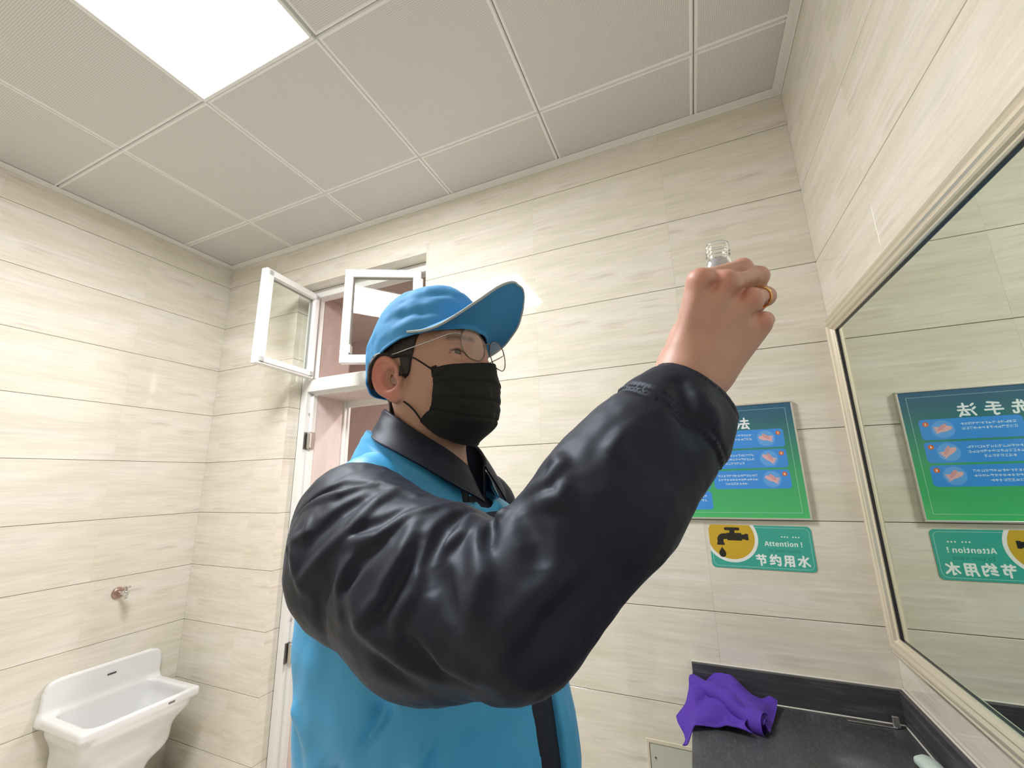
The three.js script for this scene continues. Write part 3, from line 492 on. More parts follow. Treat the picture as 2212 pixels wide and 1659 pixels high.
// the head's own frame: x forward, y up, z to his right
const HO = V(-0.375, 1.652, -0.554), HF = V(0.98374, 0.14762, 0.10233), HU = V(-0.14758, 0.98902, -0.00798), HR = V(-0.10239, -0.00725, 0.99472);
const HM = new THREE.Matrix4().makeBasis(HF, HU, HR).setPosition(HO);
const H = (f, u, r) => V(f, u, r).applyMatrix4(HM);
const hd = (g) => g.applyMatrix4(HM);

// ---- skin
function headSDF(x, y, z) {
  const a = Math.abs(z);
  let d = ell(x, y, z, -0.004, 0.052, 0, 0.098, 0.088, 0.076);
  d = smin(d, ell(x, y, z, 0.032, -0.012, 0, 0.066, 0.085, 0.062), 0.03);
  d = smin(d, cap(x, y, a, [0.0, -0.040, 0.052], [0.050, -0.082, 0.010], 0.018, 0.019), 0.03);
  d = smin(d, ell(x, y, a, 0.061, -0.008, 0.042, 0.023, 0.020, 0.021), 0.02);
  d = smin(d, cap(x, y, a, [0.089, 0.040, 0], [0.070, 0.042, 0.048], 0.012, 0.012), 0.018);
  d = smax(d, -ell(x, y, a, 0.106, 0.021, 0.034, 0.025, 0.015, 0.021), 0.014);
  d = smin(d, cap(x, y, z, [0.093, 0.028, 0], [0.107, -0.010, 0], 0.0075, 0.0105), 0.012);
  d = smin(d, ell(x, y, a, 0.098, -0.018, 0.010, 0.010, 0.008, 0.008), 0.008);
  // lids round the eye
  const lid = Math.hypot(x - 0.0725, y - 0.0215, a - 0.0355) - 0.0142, slit = Math.abs(y - 0.0215 + 0.06 * (a - 0.0355)) - 0.0033 * Math.sqrt(Math.max(0, 1 - Math.pow((a - 0.0355) / 0.0155, 2)));
  d = smin(d, smax(lid, -Math.max(slit, -(x - 0.078)), 0.0015), 0.004);
  // ear
  const ex = x + 0.016, ey = y + 0.002, c = Math.cos(0.22), s = Math.sin(0.22), rx = ex * c + ey * s, ry = -ex * s + ey * c, ez = a - 0.080 + 0.35 * (rx + 0.002);
  let ear = ell(rx, ry, ez, 0, 0.004, 0, 0.0195, 0.0325, 0.0085);
  const rr = Math.hypot(rx / 0.0175, (ry - 0.005) / 0.0290);
  ear = smin(ear, Math.hypot((rr - 1) * 0.019, ez - 0.005) - 0.0042, 0.004);
  ear = smax(ear, -ell(rx, ry, ez, 0.0045, -0.001, 0.009, 0.0115, 0.0180, 0.0165), 0.005);
  ear = smax(ear, -ell(rx, ry, ez, -0.002, 0.022, 0.010, 0.009, 0.006, 0.006), 0.004);
  ear = smin(ear, ell(rx, ry, ez, 0.004, -0.0295, 0.001, 0.010, 0.010, 0.006), 0.006);
  ear = smin(ear, ell(rx, ry, ez, 0.0145, -0.002, 0.002, 0.005, 0.008, 0.006), 0.004);
  d = smin(d, ear, 0.006);
  // neck
  d = smin(d, cap(x, y, z, [-0.018, -0.045, 0], [-0.036, -0.150, 0], 0.052, 0.058), 0.025);
  d = smin(d, cap(x, y, a, [-0.012, -0.030, 0.055], [0.018, -0.150, 0.016], 0.014, 0.014), 0.02);
  d = smin(d, cap(x, y, z, [-0.036, -0.150, 0], [-0.045, -0.23, 0], 0.058, 0.075), 0.03);
  return d;
}
const SK = [0.56, 0.32, 0.235];
const skinHead = surface(headSDF, [-0.13, -0.27, -0.115], [0.145, 0.155, 0.115], 0.003, (x, y, z, c) => {
  const a = Math.abs(z), n = 1 + 0.05 * fbm(x * 60, y * 60, z * 60, 3), ear = sstep(0.074, 0.088, a) * sstep(0.02, -0.004, x), red = clamp(0.85 * ear + 0.35 * sstep(0.1, 0.118, x) + 0.15 * sstep(0.06, 0.085, x) * sstep(0.02, -0.02, y), 0, 1);
  const brow = sstep(0.0055, 0.002, Math.abs(y - 0.043 - 0.10 * (a - 0.034) * (a < 0.036 ? 1 : -1.2))) * sstep(0.012, 0.018, a) * sstep(0.062, 0.054, a) * sstep(0.05, 0.06, x) * (0.75 + 0.25 * noise3(x * 900, y * 200, z * 900));
  const lash = sstep(0.0025, 0.001, Math.abs(y - 0.0262 + 0.06 * (a - 0.0355) + 22 * Math.pow(a - 0.0355, 2))) * sstep(0.0165, 0.0145, Math.abs(a - 0.0355)) * sstep(0.064, 0.070, x);
  const lip = 0;
  c[0] = mix(SK[0], 0.68, red) * n; c[1] = mix(SK[1], 0.235, red) * n; c[2] = mix(SK[2], 0.185, red) * n;
  const k = clamp(brow * 0.85 + lash * 0.8, 0, 1); c[0] = mix(c[0], 0.035, k); c[1] = mix(c[1], 0.022, k); c[2] = mix(c[2], 0.018, k);
}).applyMatrix4(HM);

// right hand, back of the hand to the camera, fingers closed round the bottle
const MCP = [[0.0275, 1.6835, -0.413], [0.0495, 1.6785, -0.417], [0.0690, 1.6640, -0.4320], [0.0775, 1.6455, -0.449]];
const PIP = [[0.0690, 1.7040, -0.447], [0.0830, 1.6950, -0.4540], [0.0885, 1.6770, -0.4660], [0.0870, 1.6560, -0.4790]];
const DIP = [[0.0760, 1.7085, -0.4830], [0.0840, 1.6985, -0.4900], [0.0850, 1.6800, -0.4980], [0.0810, 1.6610, -0.5050]];
const TIP = [[0.0620, 1.7070, -0.5070], [0.0660, 1.6960, -0.5110], [0.0660, 1.6780, -0.5150], [0.0630, 1.6600, -0.5180]];
const FR = [[0.0105, 0.0092, 0.0082, 0.0072], [0.0108, 0.0095, 0.0084, 0.0074], [0.0102, 0.009, 0.008, 0.007], [0.0092, 0.0078, 0.007, 0.0062]];
const WR = [0.0085, 1.5975, -0.4420], FA = [-0.060, 1.49, -0.400];
function handSDF(x, y, z) {
  let d = cap(x, y, z, FA, [-0.004, 1.575, -0.4330], 0.036, 0.0265);
  d = smin(d, cap(x, y, z, [-0.004, 1.575, -0.4330], [0.012, 1.606, -0.4440], 0.0265, 0.0270), 0.02);
  const W = [[0.006, 1.606, -0.4390], [0.013, 1.604, -0.4415], [0.020, 1.602, -0.4450], [0.025, 1.600, -0.4490]];
  let palm = 9;
  for (let i = 0; i < 4; i++) palm = smin(palm, cap(x, y, z, W[i], [MCP[i][0] - 0.001, MCP[i][1] - 0.002, MCP[i][2] - 0.001], 0.019, i === 3 ? 0.0115 : 0.0125), 0.016);
  palm = smin(palm, cap(x, y, z, [0.014, 1.615, -0.4620], [0.050, 1.655, -0.4560], 0.019, 0.014), 0.02);
  // heel of the hand on the little-finger side and the ball of the thumb
  palm = smin(palm, cap(x, y, z, [0.030, 1.604, -0.4600], [0.066, 1.640, -0.4660], 0.0185, 0.013), 0.018);
  palm = smin(palm, cap(x, y, z, [0.0, 1.612, -0.4600], [0.010, 1.650, -0.4760], 0.020, 0.015), 0.018);
  d = smin(d, palm, 0.022);
  for (let i = 0; i < 4; i++) {
    let f = cap(x, y, z, MCP[i], PIP[i], FR[i][0], FR[i][1]);
    f = smin(f, Math.hypot(x - PIP[i][0], y - PIP[i][1], z - PIP[i][2]) - FR[i][1] * 1.06, 0.004);
    f = smin(f, cap(x, y, z, PIP[i], DIP[i], FR[i][1], FR[i][2]), 0.003);
    f = smin(f, cap(x, y, z, DIP[i], TIP[i], FR[i][2], FR[i][3]), 0.003);
    const k = Math.hypot(x - MCP[i][0], y - MCP[i][1], z - MCP[i][2] - 0.0045) - FR[i][0] * 0.98;
    d = smin(d, smin(f, k, 0.004), i === 0 ? 0.006 : 0.0042);
  }
  const th = [[0.006, 1.640, -0.4780], [0.016, 1.676, -0.4920], [0.034, 1.700, -0.5010], [0.054, 1.713, -0.5040]];
  d = smin(d, cap(x, y, z, th[0], th[1], 0.0145, 0.0115), 0.014);
  d = smin(d, cap(x, y, z, th[1], th[2], 0.0115, 0.0105), 0.004); d = smin(d, cap(x, y, z, th[2], th[3], 0.0105, 0.009), 0.003);
  // tendons
  for (let i = 0; i < 3; i++) d -= 0.0019 * Math.exp(-Math.pow(cap(x, y, z, [W[i][0], W[i][1] + 0.02, W[i][2] + 0.018], [MCP[i][0], MCP[i][1] - 0.006, MCP[i][2] + 0.010], 0, 0) / 0.006, 2));
  // hollows between the knuckles
  for (let i = 0; i < 3; i++) { const m = [0, 1, 2].map(k => (MCP[i][k] + MCP[i + 1][k]) / 2), e = [0, 1, 2].map(k => (PIP[i][k] + PIP[i + 1][k]) / 2); d += 0.0030 * Math.exp(-Math.pow(cap(x, y, z, [m[0] - 0.004, m[1] - 0.010, m[2] + 0.011], [mix(m[0], e[0], 0.7), mix(m[1], e[1], 0.7), mix(m[2], e[2], 0.7) + 0.009], 0, 0) / 0.0050, 2)); }
  return d;
}
const skinHandR = surface(handSDF, [-0.10, 1.44, -0.54], [0.115, 1.735, -0.345], 0.0022, (x, y, z, c) => {
  let red = 0; for (let i = 0; i < 4; i++) { red = Math.max(red, Math.exp(-Math.pow(Math.hypot(x - MCP[i][0], y - MCP[i][1], z - MCP[i][2] - 0.008) / 0.014, 2)), 0.7 * Math.exp(-Math.pow(Math.hypot(x - PIP[i][0], y - PIP[i][1], z - PIP[i][2]) / 0.012, 2))); }
  const n = 1 + 0.07 * fbm(x * 90, y * 90, z * 90, 3), m = 0.25 + 0.25 * fbm(x * 22, y * 22, z * 22, 2), k = clamp(red * 0.6 + m * 0.5, 0, 1);
  c[0] = mix(0.60, 0.63, k) * n; c[1] = mix(0.345, 0.265, k) * n; c[2] = mix(0.262, 0.205, k) * n;
});
// the rest of the body, under the clothes, with the hanging left arm and hand
const LSH = [-0.392, 1.435, -0.735], LEL = [-0.435, 1.16, -0.800], LWR = [-0.375, 0.925, -0.785];
function coreSDF(x, y, z) {
  let d = ell(x, y, z, -0.40, 1.22, -0.575, 0.125, 0.26, 0.15);
  d = smin(d, ell(x, y, z, -0.40, 0.93, -0.575, 0.11, 0.11, 0.145), 0.08);
  d = smin(d, cap(x, y, z, [-0.392, 1.46, -0.575], [-0.415, 1.56, -0.56], 0.06, 0.055), 0.04);
  d = smin(d, cap(x, y, z, [-0.39, 1.45, -0.47], [-0.39, 1.45, -0.69], 0.05, 0.05), 0.05);
  d = smin(d, cap(x, y, z, [-0.385, 1.44, -0.435], [-0.155, 1.385, -0.350], 0.05, 0.042), 0.04);
  d = smin(d, cap(x, y, z, [-0.155, 1.385, -0.350], [-0.050, 1.50, -0.402], 0.042, 0.034), 0.02);
  d = smin(d, cap(x, y, z, LSH, LEL, 0.048, 0.042), 0.04); d = smin(d, cap(x, y, z, LEL, LWR, 0.040, 0.028), 0.02);
  for (const s of [-1, 1]) { const zz = -0.575 + s * 0.085; d = smin(d, cap(x, y, z, [-0.40, 0.90, zz], [-0.388, 0.50, zz], 0.078, 0.052), 0.04); d = smin(d, cap(x, y, z, [-0.388, 0.50, zz], [-0.412, 0.10, zz], 0.050, 0.036), 0.02); d = smin(d, cap(x, y, z, [-0.412, 0.07, zz], [-0.30, 0.045, zz], 0.036, 0.03), 0.02); }
  return d;
}
const skinCore = surface(coreSDF, [-0.58, 0.0, -0.90], [0.0, 1.64, -0.28], 0.012, (x, y, z, c) => { c[0] = SK[0]; c[1] = SK[1]; c[2] = SK[2]; });
function handL(x, y, z) {
  let d = cap(x, y, z, LWR, [-0.355, 0.865, -0.778], 0.027, 0.024);
  for (let i = 0; i < 4; i++) { const q = (i - 1.5) * 0.019, L = [0.07, 0.08, 0.074, 0.058][i]; d = smin(d, cap(x, y, z, [-0.36 - q * 0.4, 0.885, -0.779], [-0.348 - q, 0.835, -0.775], 0.017, 0.0105), 0.01); let f = cap(x, y, z, [-0.348 - q, 0.835, -0.775], [-0.343 - q, 0.835 - L * 0.55, -0.768], 0.0095, 0.0085); f = smin(f, cap(x, y, z, [-0.343 - q, 0.835 - L * 0.55, -0.768], [-0.346 - q, 0.835 - L, -0.752], 0.0085, 0.007), 0.003); d = smin(d, f, 0.003); }
  let t = cap(x, y, z, [-0.345, 0.892, -0.772], [-0.312, 0.850, -0.762], 0.014, 0.0105); t = smin(t, cap(x, y, z, [-0.312, 0.850, -0.762], [-0.302, 0.815, -0.752], 0.0105, 0.008), 0.004);
  return smin(d, t, 0.008);
}
const skinHandL = surface(handL, [-0.43, 0.72, -0.83], [-0.27, 0.97, -0.72], 0.004, (x, y, z, c) => { c[0] = SK[0]; c[1] = SK[1]; c[2] = SK[2]; });
const skin = phy({ vertexColors: true, roughness: 0.5, sheen: 0.15, sheenColor: rgb(1, 0.6, 0.5), sheenRoughness: 0.6 });
put('body', mergeGeometries([skinCore, skinHead, skinHandR, skinHandL]), skin);
// eyes
for (const s of [1, -1]) {
  const e = new THREE.SphereGeometry(0.0124, 28, 20); const col = new Float32Array(e.attributes.position.count * 3), p = e.attributes.position, gaze = V(0.985, 0.02, 0.14 + s * 0.02).normalize();
  for (let i = 0; i < p.count; i++) { const a = Math.acos(clamp(V(p.getX(i), p.getY(i), p.getZ(i)).normalize().dot(gaze), -1, 1)), q = a < 0.28 ? [0.004, 0.004, 0.004] : a < 0.56 ? [0.022, 0.011, 0.007] : [0.66, 0.6, 0.56]; col.set(q, i * 3); }
  e.setAttribute('color', new THREE.BufferAttribute(col, 3));
  put('eye', hd(e.translate(0.0725, 0.0215, s * 0.0355)), phy({ vertexColors: true, roughness: 0.12, clearcoat: 1, clearcoatRoughness: 0.02 }));
}
// short dark hair showing below the cap
function hairSDF(x, y, z) {
  const a = Math.abs(z);
  const d = headSDF(x, y, z) - 0.0045 - 0.0010 * noise3(x * 420, y * 120, z * 420);
  // lower hair line: in front of the ear a sideburn, behind it down to the nape
  let low;
  if (x > 0.004) low = mix(-0.004, 0.064, sstep(0.008, 0.048, x)) + 0.004 * noise3(x * 300, y * 40, z * 300) - y; else if (x > -0.030) low = 0.030 - y; else low = mix(0.030, -0.110, sstep(-0.028, -0.055, x)) - y;
  const ear = ell(x, y, a, -0.016, 0.002, 0.088, 0.022, 0.036, 0.016);
  return smax(smax(d, low, 0.004), -ear, 0.003);
}
put('hair', surface(hairSDF, [-0.125, -0.125, -0.1], [0.09, 0.15, 0.1], 0.0032, (x, y, z, c) => { const n = 0.7 + 0.5 * Math.abs(noise3(x * 500, y * 120, z * 500)); c[0] = 0.026 * n; c[1] = 0.020 * n; c[2] = 0.017 * n; }).applyMatrix4(HM), std({ vertexColors: true, roughness: 0.6 }));

// ---- cap
const capBlue = phy({ color: rgb(0.060, 0.325, 0.68), roughness: 0.8, sheen: 0.25, sheenColor: rgb(0.5, 0.7, 1), sheenRoughness: 0.5 });
{
  const edge = (az) => 0.058 - 0.006 * sstep(0.2, 1.3, az) - 0.044 * sstep(1.2, 2.9, az);   // height of the rim, az from the front
  const crownP = (az, t, off = 0) => {
    const a = Math.abs(az > Math.PI ? az - 2 * Math.PI : az), ue = edge(a), s = Math.pow(Math.cos(t * Math.PI / 2), 0.72), h = Math.sin(t * Math.PI / 2);
    const top = 0.158, lean = -0.004 + 0.014 * t;
    const seam = Math.pow(Math.abs(Math.cos(az * 3)), 40) * 0.0012 * s;
    const F = Math.cos(az), R = Math.sin(az);
    const crease = 0.0045 * Math.exp(-Math.pow((t - 0.20 - 0.10 * (a - 1.0)) / 0.055, 2)) * Math.exp(-Math.pow((a - 1.05) / 0.45, 2)) + 0.004 * Math.exp(-Math.pow((t - 0.42) / 0.07, 2)) * Math.exp(-Math.pow((a - 0.75) / 0.4, 2));
    const wr = (0.0045 * fbm(az * 2.2 + 7, t * 4, 2, 3) + 0.0022 * fbm(az * 5 + 3, t * 9, 6, 3)) * s - seam - crease + off;
    return V(lean + (0.107 + wr) * F * s + (F < 0 ? 0.004 * F * s : 0), ue + (top - ue) * h + wr * h, (0.0875 + wr) * R * s);
  };
  const c = obj('cap', hd(sheet((u, v) => crownP(u * 2 * Math.PI, v * 0.985), 120, 44, 0.002)).translate(-BASE.x, 0, -BASE.z), capBlue, person);
  const brimP = (a, b) => {
    const az = a * 1.22, root = crownP(az < 0 ? az + 2 * Math.PI : az, 0.02), L = 0.082 * Math.pow(Math.max(0, 1 - Math.pow(Math.abs(a), 2.4)), 0.62);
    const R = root.z * (1 + 0.02 * b), up = 0.003 + (L / 0.082) * b * (0.046 - 0.080 * a * a);
    return V(root.x + L * b - 0.002, root.y + up, R);
  };
  const place = (g) => hd(g).translate(-BASE.x, 0, -BASE.z);
  obj('visor', place(sheet((u, v) => brimP(u * 2 - 1, v), 60, 16, 0.0028)), capBlue, c);
  const rim = []; for (let i = 0; i <= 40; i++) { const q = brimP(i / 20 - 1, 1); rim.push(V(q.x, q.y - 0.0012, q.z)); }
  const piping = std({ color: rgb(0.50, 0.55, 0.56), roughness: 0.7 });
  obj('visor_piping', place(tube(rim, 0.0021, 8, 100)), piping, c);
  const hem = []; for (let i = 0; i < 60; i++) { const q = crownP(i / 60 * 2 * Math.PI, 0, 0.0006); hem.push(q); }
  obj('cap_hem', place(tube(hem, 0.0016, 6, 160, true)), capBlue, c);
  obj('cap_button', place(new THREE.SphereGeometry(0.008, 16, 10).scale(1, 0.5, 1).translate(0.010, 0.1585, 0)), std({ color: rgb(0.03, 0.12, 0.25), roughness: 0.8 }), c);
}
// ---- black face mask with ear loops
{
  const maskMat = phy({ color: rgb(0.0085, 0.0085, 0.0095), roughness: 0.85, sheen: 0.2, sheenColor: rgb(0.4, 0.4, 0.5), sheenRoughness: 0.5 });
  const P = (u, v) => {                                    // u -1..1 from his left to his right, v 0 top .. 1 bottom
    const a = u * 1.42, fr = [0.1100, 0.1115, 0.1080, 0.1010, 0.0580], q = clamp(v * 4, 0, 3.999), i = Math.floor(q), t = q - i, tt = t * t * (3 - 2 * t);
    const front = mix(fr[i], fr[i + 1], tt), sideF = 0.042 - 0.034 * v * v, w = mix(0.0680, 0.0600, sstep(0.3, 1, v)), pleat = 0.0022 * (((v * 4.2) % 1) - 0.5) * sstep(0.06, 0.14, v) * sstep(0.98, 0.85, v);
    const nose = 0.009 * Math.exp(-Math.pow(u / 0.22, 2)) * sstep(0.35, 0.0, v) - 0.004 * sstep(0.2, 0, v) * Math.exp(-Math.pow((Math.abs(u) - 0.5) / 0.25, 2));
    const sag = 0.016 * Math.pow(Math.abs(u), 2) * sstep(0.5, 1, v);
    const ca = Math.pow(Math.cos(a), 0.80), rr = 0.0010 * noise3(u * 9, v * 14, 3);
    return V(sideF + (front - sideF + pleat + nose + rr) * ca, 0.000 - 0.004 * Math.abs(u) - v * (0.112 - 0.028 * u * u) + sag * 0.4 + 0.010 * Math.pow(Math.abs(u), 4) * sstep(0.5, 1, v), (w + pleat * 0.6 + rr) * Math.sin(a) / Math.sin(1.42));
  };
  const m = obj('face_mask', hd(sheet((u, v) => P(1 - 2 * u, v), 80, 60, 0.0014)).translate(-BASE.x, 0, -BASE.z), maskMat, person);
  for (const s of [1, -1]) {
    const e0 = P(s * 0.985, 0.03), e1 = P(s * 0.985, 0.97), off = 0.0015 * s;
    obj('ear_loop', hd(tube([e0.clone().add(V(0, 0, off)), V(0.030, 0.020, s * 0.079), V(0.006, 0.030, s * 0.0795), V(-0.014, 0.033, s * 0.0775)], 0.0014, 6, 30)).translate(-BASE.x, 0, -BASE.z), maskMat, m);
    obj('ear_loop', hd(tube([e1.clone().add(V(0, 0, off)), V(0.018, -0.055, s * 0.0715), V(0.004, -0.040, s * 0.0735), V(-0.010, -0.030, s * 0.071)], 0.0014, 6, 30)).translate(-BASE.x, 0, -BASE.z), maskMat, m);
    obj('loop_tab', hd(rbox(e0.x - 0.004, e0.x + 0.006, e0.y - 0.010, e0.y + 0.006, e0.z - 0.0012, e0.z + 0.0012, 0.001, 1)).translate(-BASE.x, 0, -BASE.z), maskMat, m);
  }
}
// ---- glasses
{
  const wire = std({ color: rgb(0.20, 0.17, 0.15), metalness: 1, roughness: 0.25 }), lensMat = phy({ color: rgb(0.97, 0.97, 0.98), transmission: 1, thickness: 0, roughness: 0, ior: 1.5 });
  const ring = (s) => { const pts = []; for (let i = 0; i < 28; i++) { const a = i / 28 * 2 * Math.PI, c = Math.cos(a), q = Math.sin(a), k = 1 + 0.05 * Math.cos(2 * a) - 0.07 * Math.cos(4 * a) * 0.4; const rz = 0.0265 * c * k * (q < 0 ? 1 - 0.10 * q * q : 1), ru = 0.0245 * q * k; pts.push(V(0.1105 - 0.13 * Math.abs(rz) * (rz * 1 > 0 ? 1 : -0.3) - 0.08 * ru * -1, 0.0235 + ru, s * (0.0350 + rz))); } return pts; };
  const g = obj('glasses', hd(mergeGeometries([tube([V(0.111, 0.029, -0.0095), V(0.116, 0.034, 0), V(0.111, 0.029, 0.0095)], 0.0009, 8, 20)])).translate(-BASE.x, 0, -BASE.z), wire, person);
  for (const s of [1, -1]) {
    const r = ring(s);
    obj('lens_rim', hd(tube(r, 0.0009, 8, 90, true)).translate(-BASE.x, 0, -BASE.z), wire, g);
    const c0 = V(0, 0, 0); r.forEach(p => c0.addScaledVector(p, 1 / r.length));
    const P = [c0.x + 0.001, c0.y, c0.z], I = []; r.forEach(p => P.push(p.x, p.y, p.z)); for (let i = 0; i < r.length; i++) s > 0 ? I.push(0, 1 + (i + 1) % r.length, 1 + i) : I.push(0, 1 + i, 1 + (i + 1) % r.length);
    const lg = new THREE.BufferGeometry(); lg.setAttribute('position', new THREE.Float32BufferAttribute(P, 3)); lg.setIndex(I); lg.computeVertexNormals();
    obj('lens', hd(lg).translate(-BASE.x, 0, -BASE.z), lensMat, g);
    obj('temple_arm', hd(tube([V(0.1075, 0.035, s * 0.0600), V(0.1010, 0.036, s * 0.0690), V(0.060, 0.0345, s * 0.0765), V(0.010, 0.034, s * 0.0810), V(-0.015, 0.034, s * 0.0790), V(-0.034, 0.010, s * 0.075)], 0.0010, 8, 60)).translate(-BASE.x, 0, -BASE.z), std({ color: rgb(0.6, 0.58, 0.55), metalness: 1, roughness: 0.2 }), g);
    obj('nose_pad', hd(new THREE.SphereGeometry(0.0045, 12, 8).scale(0.5, 1.2, 0.5).translate(0.1045, 0.008, s * 0.0115)).translate(-BASE.x, 0, -BASE.z), lensMat, g);
  }
}

// ---- jacket: torso, two sleeves, collar
const SL = [[-0.404, 1.450, -0.436, 0.077], [-0.356, 1.414, -0.409, 0.085], [-0.250, 1.388, -0.385, 0.084], [-0.152, 1.392, -0.350, 0.062], [-0.070, 1.482, -0.395, 0.059], [-0.024, 1.537, -0.420, 0.0505], [0.0100, 1.5770, -0.4390, 0.0435]];
const CUFF = SL[6], AXIS = V(0.082, 0.095, -0.044).normalize();
const along = (x, y, z) => (x - CUFF[0]) * AXIS.x + (y - CUFF[1]) * AXIS.y + (z - CUFF[2]) * AXIS.z;
const PUFF = [[-0.136, 1.435, -0.388, 0.036], [-0.050, 1.520, -0.412, 0.044]];
// puffs of the padded sleeve, then its folds: height, half width, points along the crease
const FOLDS = [[0.0093, 0.0064, -0.408, 1.473, -0.353, -0.356, 1.489, -0.354, -0.324, 1.497, -0.383, -0.279, 1.485, -0.386], [-0.0102, 0.0064, -0.420, 1.469, -0.357, -0.372, 1.499, -0.369, -0.330, 1.498, -0.378], [0.0102, 0.0064, -0.359, 1.408, -0.316, -0.337, 1.429, -0.316, -0.313, 1.454, -0.328, -0.305, 1.479, -0.354, -0.302, 1.490, -0.382], [0.0068, 0.0048, -0.401, 1.435, -0.331, -0.369, 1.451, -0.325, -0.378, 1.465, -0.335], [0.0068, 0.0048, -0.359, 1.402, -0.316, -0.380, 1.430, -0.321, -0.395, 1.454, -0.335], [-0.0102, 0.0072, -0.356, 1.443, -0.320, -0.336, 1.470, -0.336, -0.321, 1.483, -0.354], [0.0093, 0.0064, -0.306, 1.445, -0.321, -0.273, 1.450, -0.319, -0.255, 1.466, -0.338, -0.238, 1.473, -0.355, -0.224, 1.475, -0.392], [-0.0085, 0.0064, -0.307, 1.453, -0.327, -0.281, 1.463, -0.334, -0.265, 1.475, -0.353], [0.0102, 0.0072, -0.263, 1.389, -0.295, -0.245, 1.408, -0.296, -0.236, 1.437, -0.308, -0.242, 1.464, -0.336], [-0.0102, 0.0080, -0.297, 1.402, -0.304, -0.284, 1.430, -0.309, -0.262, 1.452, -0.321], [-0.0102, 0.0080, -0.252, 1.390, -0.294, -0.233, 1.420, -0.299, -0.226, 1.448, -0.318], [-0.0170, 0.0064, -0.201, 1.420, -0.300, -0.209, 1.434, -0.308, -0.210, 1.460, -0.337, -0.208, 1.470, -0.373], [0.0102, 0.0064, -0.202, 1.443, -0.316, -0.191, 1.455, -0.334, -0.199, 1.467, -0.368], [0.0102, 0.0080, -0.156, 1.412, -0.288, -0.154, 1.429, -0.296, -0.166, 1.446, -0.315, -0.188, 1.463, -0.361], [-0.0119, 0.0072, -0.197, 1.430, -0.306, -0.184, 1.415, -0.296, -0.170, 1.399, -0.288], [0.0085, 0.0064, -0.227, 1.377, -0.294, -0.225, 1.395, -0.294, -0.218, 1.410, -0.296], [0.0085, 0.0080, -0.209, 1.391, -0.294, -0.183, 1.369, -0.295, -0.152, 1.361, -0.292], [-0.0085, 0.0080, -0.213, 1.378, -0.295, -0.186, 1.359, -0.300, -0.155, 1.353, -0.298], [0.0085, 0.0096, -0.280, 1.409, -0.300, -0.263, 1.387, -0.295, -0.228, 1.367, -0.296, -0.206, 1.352, -0.304], [-0.0068, 0.0096, -0.254, 1.370, -0.296, -0.234, 1.354, -0.301, -0.206, 1.341, -0.311], [0.0102, 0.0064, -0.159, 1.465, -0.338, -0.154, 1.474, -0.346], [-0.0136, 0.0064, -0.156, 1.448, -0.313, -0.167, 1.462, -0.343], [0.0102, 0.0072, -0.129, 1.491, -0.344, -0.110, 1.499, -0.337, -0.102, 1.510, -0.341, -0.112, 1.519, -0.356], [0.0085, 0.0072, -0.118, 1.481, -0.329, -0.099, 1.484, -0.326, -0.095, 1.498, -0.332], [-0.0085, 0.0096, -0.132, 1.473, -0.328, -0.115, 1.455, -0.313, -0.112, 1.435, -0.306], [0.0051, 0.0080, -0.060, 1.517, -0.339, -0.045, 1.540, -0.354], [-0.0119, 0.0080, -0.002, 1.577, -0.381, 0.001, 1.552, -0.370, 0.008, 1.530, -0.372], [0.0068, 0.0080, 0.009, 1.572, -0.383, 0.020, 1.553, -0.383, 0.023, 1.536, -0.386], [-0.0068, 0.0080, -0.339, 1.356, -0.330, -0.332, 1.393, -0.314, -0.315, 1.418, -0.312], [0.0068, 0.0072, -0.294, 1.388, -0.303, -0.301, 1.412, -0.307, -0.296, 1.435, -0.314], [0.0068, 0.0112, -0.135, 1.387, -0.287, -0.114, 1.415, -0.299, -0.084, 1.434, -0.318], [-0.0068, 0.0128, -0.121, 1.378, -0.295, -0.100, 1.405, -0.308, -0.069, 1.433, -0.327]];
const foldBox = FOLDS.map(([h, w, ...p]) => { const b = [9, 9, 9, -9, -9, -9]; for (let i = 0; i < p.length; i += 3) for (let k = 0; k < 3; k++) { b[k] = Math.min(b[k], p[i + k] - 2.6 * w); b[k + 3] = Math.max(b[k + 3], p[i + k] + 2.6 * w); } return b; });
function sleeveBase(x, y, z) {
  let d = 9;
  for (let i = 0; i + 1 < SL.length; i++) d = smin(d, cap(x, y, z, SL[i], SL[i + 1], SL[i][3], SL[i + 1][3]), i === 3 ? 0.012 : 0.03);
  for (let i = 0; i < PUFF.length; i += 2) d = smin(d, cap(x, y, z, PUFF[i], PUFF[i + 1], PUFF[i][3], PUFF[i + 1][3]), 0.03);
  return d;
}
